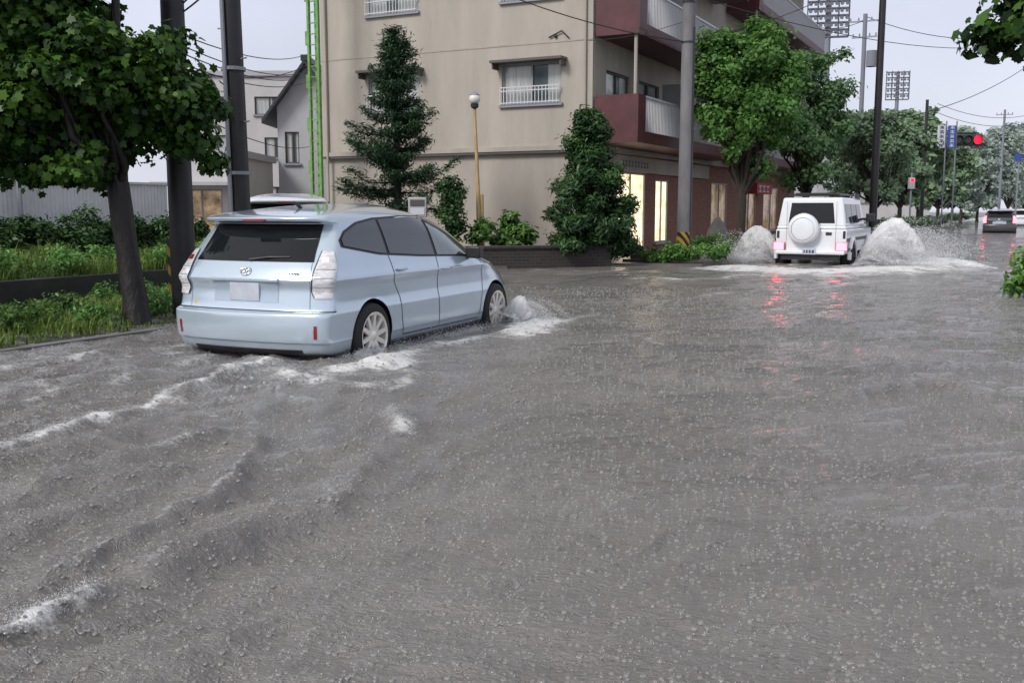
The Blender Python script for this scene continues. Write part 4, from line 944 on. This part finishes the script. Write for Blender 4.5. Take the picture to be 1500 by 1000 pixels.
me.loops.add(nF*4); me.loops.foreach_set('vertex_index',q.ravel().astype(np.int32)); me.polygons.add(nF); me.polygons.foreach_set('loop_start',np.arange(0,nF*4,4,dtype=np.int32))
me.update(calc_edges=True); me.polygons.foreach_set('use_smooth',np.ones(nF,bool))
at=me.attributes.new('foam','FLOAT','POINT'); at.data.foreach_set('value',foam.astype(np.float32))
class NB:
    def __init__(s,name):
        s.m=bpy.data.materials.new(name); s.m.use_nodes=True; s.nt=s.m.node_tree; s.pb=s.nt.nodes['Principled BSDF']; s.N=s.nt.nodes.new; s.L=s.nt.links.new; s.tc=s.N('ShaderNodeTexCoord')
    def mt(s,op,a,b=None,c=None):
        n=s.N('ShaderNodeMath'); n.operation=op
        for i,v in enumerate((a,b,c)):
            if v is None: continue
            if isinstance(v,(int,float)): n.inputs[i].default_value=v
            else: s.L(v,n.inputs[i])
        return n.outputs[0]
    def noise(s,scale,detail=4,st=(1,1,1),rot=0,ro=.55):
        mp=s.N('ShaderNodeMapping'); mp.inputs['Scale'].default_value=st; mp.inputs['Rotation'].default_value=(0,0,rot); s.L(s.tc.outputs['Object'],mp.inputs[0])
        n=s.N('ShaderNodeTexNoise'); n.inputs['Scale'].default_value=scale; n.inputs['Detail'].default_value=detail; n.inputs['Roughness'].default_value=ro; s.L(mp.outputs[0],n.inputs['Vector']); return n.outputs['Fac']
    def ramp(s,v,a,b):
        mr=s.N('ShaderNodeMapRange'); mr.inputs[1].default_value=a; mr.inputs[2].default_value=b; s.L(v,mr.inputs[0]); return mr.outputs[0]
def water_mat(name,c0,c1):
    q=NB(name); N=q.N; Lk=q.L; pb=q.pb; math_=q.mt; noise=q.noise
    fa=N('ShaderNodeAttribute'); fa.attribute_name='foam'
    n1=noise(7,6,(1,1.6,1),.5,.7); n2=noise(34,6,(1,1.3,1),.5,.75)
    f=math_('MULTIPLY',fa.outputs['Fac'],math_('MULTIPLY_ADD',n1,3.2,-.65))
    f=math_('ADD',f,math_('MULTIPLY_ADD',n2,1.9,-1.02))
    ff=q.ramp(f,.22,1.05)
    big=noise(.5,6,(1,1.7,1),.4,.6); rc=N('ShaderNodeValToRGB'); rc.color_ramp.elements[0].position=.36; rc.color_ramp.elements[0].color=(*c0,1); rc.color_ramp.elements[1].position=.64; rc.color_ramp.elements[1].color=(*c1,1); Lk(big,rc.inputs[0])
    mx=N('ShaderNodeMixRGB'); Lk(ff,mx.inputs[0]); Lk(rc.outputs[0],mx.inputs[1]); mx.inputs[2].default_value=(.80,.79,.78,1); Lk(mx.outputs[0],pb.inputs['Base Color'])
    Lk(math_('MULTIPLY_ADD',ff,.5,.045),pb.inputs['Roughness']); pb.inputs['IOR'].default_value=1.65
    def rings(scale,fr,k,mul_,zoff):
        vo=N('ShaderNodeTexVoronoi'); vo.inputs['Scale'].default_value=scale; vo.inputs['Randomness'].default_value=1
        mp=N('ShaderNodeMapping'); mp.inputs['Scale'].default_value=(1,1,0); mp.inputs['Location'].default_value=(zoff,zoff,zoff); Lk(q.tc.outputs['Object'],mp.inputs[0]); Lk(mp.outputs[0],vo.inputs['Vector'])
        sc=N('ShaderNodeSeparateColor'); Lk(vo.outputs['Color'],sc.inputs[0])
        rad=math_('MULTIPLY_ADD',sc.outputs[0],.30,.02)
        dd=math_('SUBTRACT',vo.outputs['Distance'],rad); env=math_('POWER',2.718,math_('MULTIPLY',math_('MULTIPLY',dd,dd),-k))
        return math_('MULTIPLY',math_('MULTIPLY',math_('SINE',math_('MULTIPLY',dd,fr)),env),mul_)
    hh=math_('ADD',math_('MULTIPLY',noise(12,5,(1,1.7,1),.6,.62),.78),math_('MULTIPLY',noise(50,4,(1,1.3,1),.4,.65),.40))
    hh=math_('ADD',hh,rings(6.5,85.,500.,.07,0)); hh=math_('ADD',hh,rings(13.,60.,300.,.09,3.7))
    hh=math_('ADD',hh,math_('MULTIPLY',ff,.3))
    bp=N('ShaderNodeBump'); bp.inputs['Strength'].default_value=1.0; bp.inputs['Distance'].default_value=.034; Lk(hh,bp.inputs['Height']); Lk(bp.outputs[0],pb.inputs['Normal'])
    return q.m
me.materials.append(water_mat('flood_water',(.150,.139,.129),(.222,.207,.193))); wo=mkobj('water',me); wo['kind']='structure'
hg=h.reshape(nr_,nc_)
def hat(x,y):
    i=np.clip(np.searchsorted(ys,y),1,nr_-1); t=x/(y+.4); j=np.clip(np.searchsorted(ts,t),1,nc_-1); return hg[i,j]

def inst(name,base,Fb,Pp,size,mat,label,jit=.3):
    n=len(Pp); m=len(base)
    V=Pp[:,None,:]+base[None]*size[:,None,None]*(1-jit+2*jit*rng.random((n,m,1)))
    Fi=(np.arange(n)[:,None,None]*m+Fb[None])
    me=fastmesh(name,V.reshape(-1,3),Fb.shape[1],mat,Fi); me.polygons.foreach_set('use_smooth',np.ones(len(me.polygons),bool))
    o=mkobj(name,me); o['kind']='stuff'; o['label']=label; o['category']='water spray'
TET=np.array([(1,0,-.4),(-.5,.87,-.4),(-.5,-.87,-.4),(0,0,1.2)]); TF=np.array([(0,1,3),(1,2,3),(2,0,3),(2,1,0)])
an=np.arange(8)*math.pi/4; RING=np.r_[np.c_[np.cos(an),np.sin(an),-.35+0*an],np.c_[.78*np.cos(an),.78*np.sin(an),.45+0*an],np.c_[.5*np.cos(an),.5*np.sin(an),-.35+0*an]]
RF=np.array([(k,(k+1)%8,8+(k+1)%8,8+k) for k in range(8)]+[(8+k,8+(k+1)%8,16+(k+1)%8,16+k) for k in range(8)])
m_spray=addtrans(M('white_spray',(.97,.97,.98),.5),(.97,.97,.98),.5)
m_drop=M('rain_drop',(.26,.25,.24),.05,spec=.9)
q=NB('spray_sheet'); fa=q.N('ShaderNodeAttribute'); fa.attribute_name='fade'
nn_=q.mt('ADD',q.mt('MULTIPLY',q.noise(3.6,3,(1,1,1.2),0,.6),1.15),q.mt('MULTIPLY',q.noise(15,8,(1,1,.5),0,.82),.95))
al_=q.ramp(q.mt('ADD',q.mt('MULTIPLY',fa.outputs['Fac'],1.25),q.mt('SUBTRACT',nn_,1.62)),.0,.42)
q.pb.inputs['Base Color'].default_value=(.97,.97,.98,1); q.pb.inputs['Roughness'].default_value=.6
t_=q.N('ShaderNodeBsdfTranslucent'); t_.inputs[0].default_value=(.97,.97,.98,1); mx=q.N('ShaderNodeMixShader'); mx.inputs[0].default_value=.42; q.L(q.pb.outputs[0],mx.inputs[1]); q.L(t_.outputs[0],mx.inputs[2])
tp=q.N('ShaderNodeBsdfTransparent'); m2=q.N('ShaderNodeMixShader'); q.L(al_,m2.inputs[0]); q.L(tp.outputs[0],m2.inputs[1]); q.L(mx.outputs[0],m2.inputs[2]); q.L(m2.outputs[0],q.nt.nodes['Material Output'].inputs[0]); m_sheet=q.m
def sheetfan(name,base_fn,vel_fn,label,nu=60,nv=30,base_fade=1.0):
    V=[];fd=[]; k1=random.random()*6
    for i in range(nu):
        a=i/(nu-1); p=np.array(base_fn(a),float); vel=np.array(vel_fn(a),float); T=2*vel[2]/9.8*1.05; lf=.92+.2*math.sin(a*23+k1)*math.sin(a*11+k1)
        for j in range(nv):
            t=j/(nv-1)*T; qq=p+vel*t; qq[2]-=4.9*t*t; qq+=np.array([1,1,.6])*rng.normal()*.02; V.append(qq)
            e=min(1,min(a,1-a)*5); fd.append((base_fade*(1-.55*(j/(nv-1))**1.6))*(.35+.65*e)*lf)
    Fi=np.array([(i*nv+j,(i+1)*nv+j,(i+1)*nv+j+1,i*nv+j+1) for i in range(nu-1) for j in range(nv-1)])
    me=fastmesh(name,np.array(V),4,m_sheet,Fi); me.polygons.foreach_set('use_smooth',np.ones(len(me.polygons),bool))
    at=me.attributes.new('fade','FLOAT','POINT'); at.data.foreach_set('value',np.array(fd,np.float32))
    o=mkobj(name,me); o['kind']='stuff'; o['label']=label; o['category']='water spray'
def spray(jets,nper):
    out=[]
    for (p,v,tm,spr) in jets:
        t=rng.random(nper)**.8*tm; q=np.array(p)[None]+np.array(v)[None]*t[:,None]; q[:,2]-=4.9*t*t
        q+=rng.normal(size=(nper,3))*(spr*(.15+t/tm))[:,None]; out.append(q)
    q=np.concatenate(out); return q[q[:,2]>-.02]
u=np.array([math.sin(TH),math.cos(TH),0]); v=np.array([math.cos(TH),-math.sin(TH),0]); gc=np.array([gx,gy,0.])
for s,sc2,lst in ((-1,.95,((-1.9,2.2,3.0,1.0),(-2.1,4.4,1.8,1.1))),(1,1.15,((-1.9,2.0,3.4,1.0),(-2.1,4.2,2.4,1.05),(-2.3,6.6,1.6,1.15)))):
    for (a0,vl,vz,bf) in lst:
        sheetfan('water_sheet',lambda a:gc+u*(a0+2.9*a)+v*s*(.92+.1*math.sin(9*a)),
            lambda a:v*s*vl*sc2*(.70+.40*math.sin(3*a+vl)+.12*math.sin(23*a))+u*(-1.1+1.6*a)+np.array([0,0,vz*(.55+.45*math.sin(math.pi*min(1,.2+a)))*(1+.24*math.sin(13*a+vz)+.16*math.sin(31*a+vl)+.1*math.sin(57*a))]),
            'torn white sheet of water thrown sideways by the off-road car',80,30,bf)
jets=[]
for s,k in ((-1,170),(1,280)):
    for i in range(k):
        a=random.random(); p=gc+u*(.9-2.9*a)+v*s*(.95+.25*random.random())
        th=random.random()**.9; vz=(.5+4.0*th*random.random()**.5)*(1.10 if s>0 else .92); vl=(.4+5.0*random.random()*(1.1-.6*th))*(1.25 if s>0 else .95); vu=random.gauss(-.6,.7)
        vel=v*s*vl+u*vu+np.array([0,0,vz]); jets.append((p,vel,2*vz/9.8*(.75+.25*random.random()),.05))
q_=spray(jets,420); q_=q_[rng.random(len(q_))<np.clip(1.25-q_[:,2]*.5,.25,1)]
inst('water_spray',TET,TF,q_,.0045+.010*rng.random(len(q_))**3,m_spray,'white spray thrown up by the off-road car')
t24=math.radians(24); u2=np.array([math.sin(t24),math.cos(t24),0]); v2=np.array([math.cos(t24),-math.sin(t24),0]); cc_=np.array([-1.55,11.12,0]); jets=[]
for (vl,vz,vu) in ((.9,2.1,.5),(1.7,1.4,.2)):
    sheetfan('water_sheet',lambda a:cc_+u2*(1.35+.55*a)+v2*(.82+.05*math.sin(8*a)),lambda a:v2*vl*(.8+.3*math.sin(5*a))+u2*(vu*(a*1.6-.3))+np.array([0,0,vz*(.6+.4*math.sin(math.pi*a))*(1+.18*math.sin(19*a)+.12*math.sin(37*a))]),'torn white water sheet at the front wheel of the blue car',40,24,1.2)
for (vl,vz,vu) in ((.7,1.0,-.6),(.3,1.2,-1.2)):
    sheetfan('water_sheet',lambda a:cc_+u2*(-1.15-.55*a)+v2*(.86),lambda a:v2*vl*(.8+.3*math.sin(5*a))+u2*(vu*(a*1.3))+np.array([0,0,vz*(.6+.4*math.sin(math.pi*a))*(1+.15*math.sin(19*a)+.1*math.sin(37*a))]),'torn white water sheet at the rear wheel of the blue car',40,20,1.2)
for i in range(110):
    p=cc_+u2*(1.5+.35*random.random())+v2*(.8+.1*random.random()); vz=.6+1.8*random.random(); jets.append((p,v2*(.3+1.3*random.random())+u2*random.gauss(.35,.5)+np.array([0,0,vz]),2*vz/9.8,.02))
for i in range(80):
    p=cc_+u2*(-1.45-.3*random.random())+v2*(.82+.1*random.random()); vz=.3+1.0*random.random(); jets.append((p,v2*(.2+.8*random.random())+u2*random.gauss(-.5,.4)+np.array([0,0,vz]),2*vz/9.8,.025))
for i in range(60):
    p=cc_+u2*(-1.2+2.5*random.random())+v2*(.86+.1*random.random()); vz=.15+.5*random.random(); jets.append((p,v2*(.1+.4*random.random())+u2*random.gauss(-.3,.2)+np.array([0,0,vz]),2*vz/9.8,.05))
q_=spray(jets,300); inst('water_spray',TET,TF,q_,.0018+.005*rng.random(len(q_))**3,m_spray,'white splash around the wheels of the blue car')
P1=[]
for pix,n,zz in (([(0,950),(60,925),(110,903),(155,872)],900,.03),([(560,612),(585,622),(597,650)],1300,.05),([(0,668),(130,627),(270,588),(385,545)],2500,.03)):
    poly=[G(*p) for p in pix]
    for i in range(n):
        k=random.random()*(len(poly)-1); j=int(k); f_=k-j; x=poly[j][0]*(1-f_)+poly[j+1][0]*f_+random.gauss(0,.03); y=poly[j][1]*(1-f_)+poly[j+1][1]*f_+random.gauss(0,.035); P1.append((x,y,abs(random.gauss(0,zz*.5))))
P1=np.array(P1); P1[:,2]+=hat(P1[:,0],P1[:,1]); inst('foam_flecks',TET,TF,P1,.0008+.0018*rng.random(len(P1))**2,m_spray,'white foam flecks on wave crests')
n=38000; yy=1.9+(18-1.9)*rng.random(n)**1.35; xx=(rng.random(n)*1.3-.65)*(yy+.4)
Pq=np.stack([xx,yy,hat(xx,yy)+.0005],1); inst('rain_rings',RING,RF,Pq,(.0030+.0070*rng.random(n)**2)*(1+.03*yy),m_drop,'tiny raindrop crowns on the flood surface',.15)
k=15000
Pd=Pq[:k]+np.c_[rng.normal(size=(k,2))*.005,.003+.014*rng.random(k)**2]
inst('rain_splashes',TET,TF,Pd,(.0009+.0019*rng.random(k)**2)*(1+.07*Pd[:,1]),m_spray,'tiny raindrop splashes on the flood surface',.2)
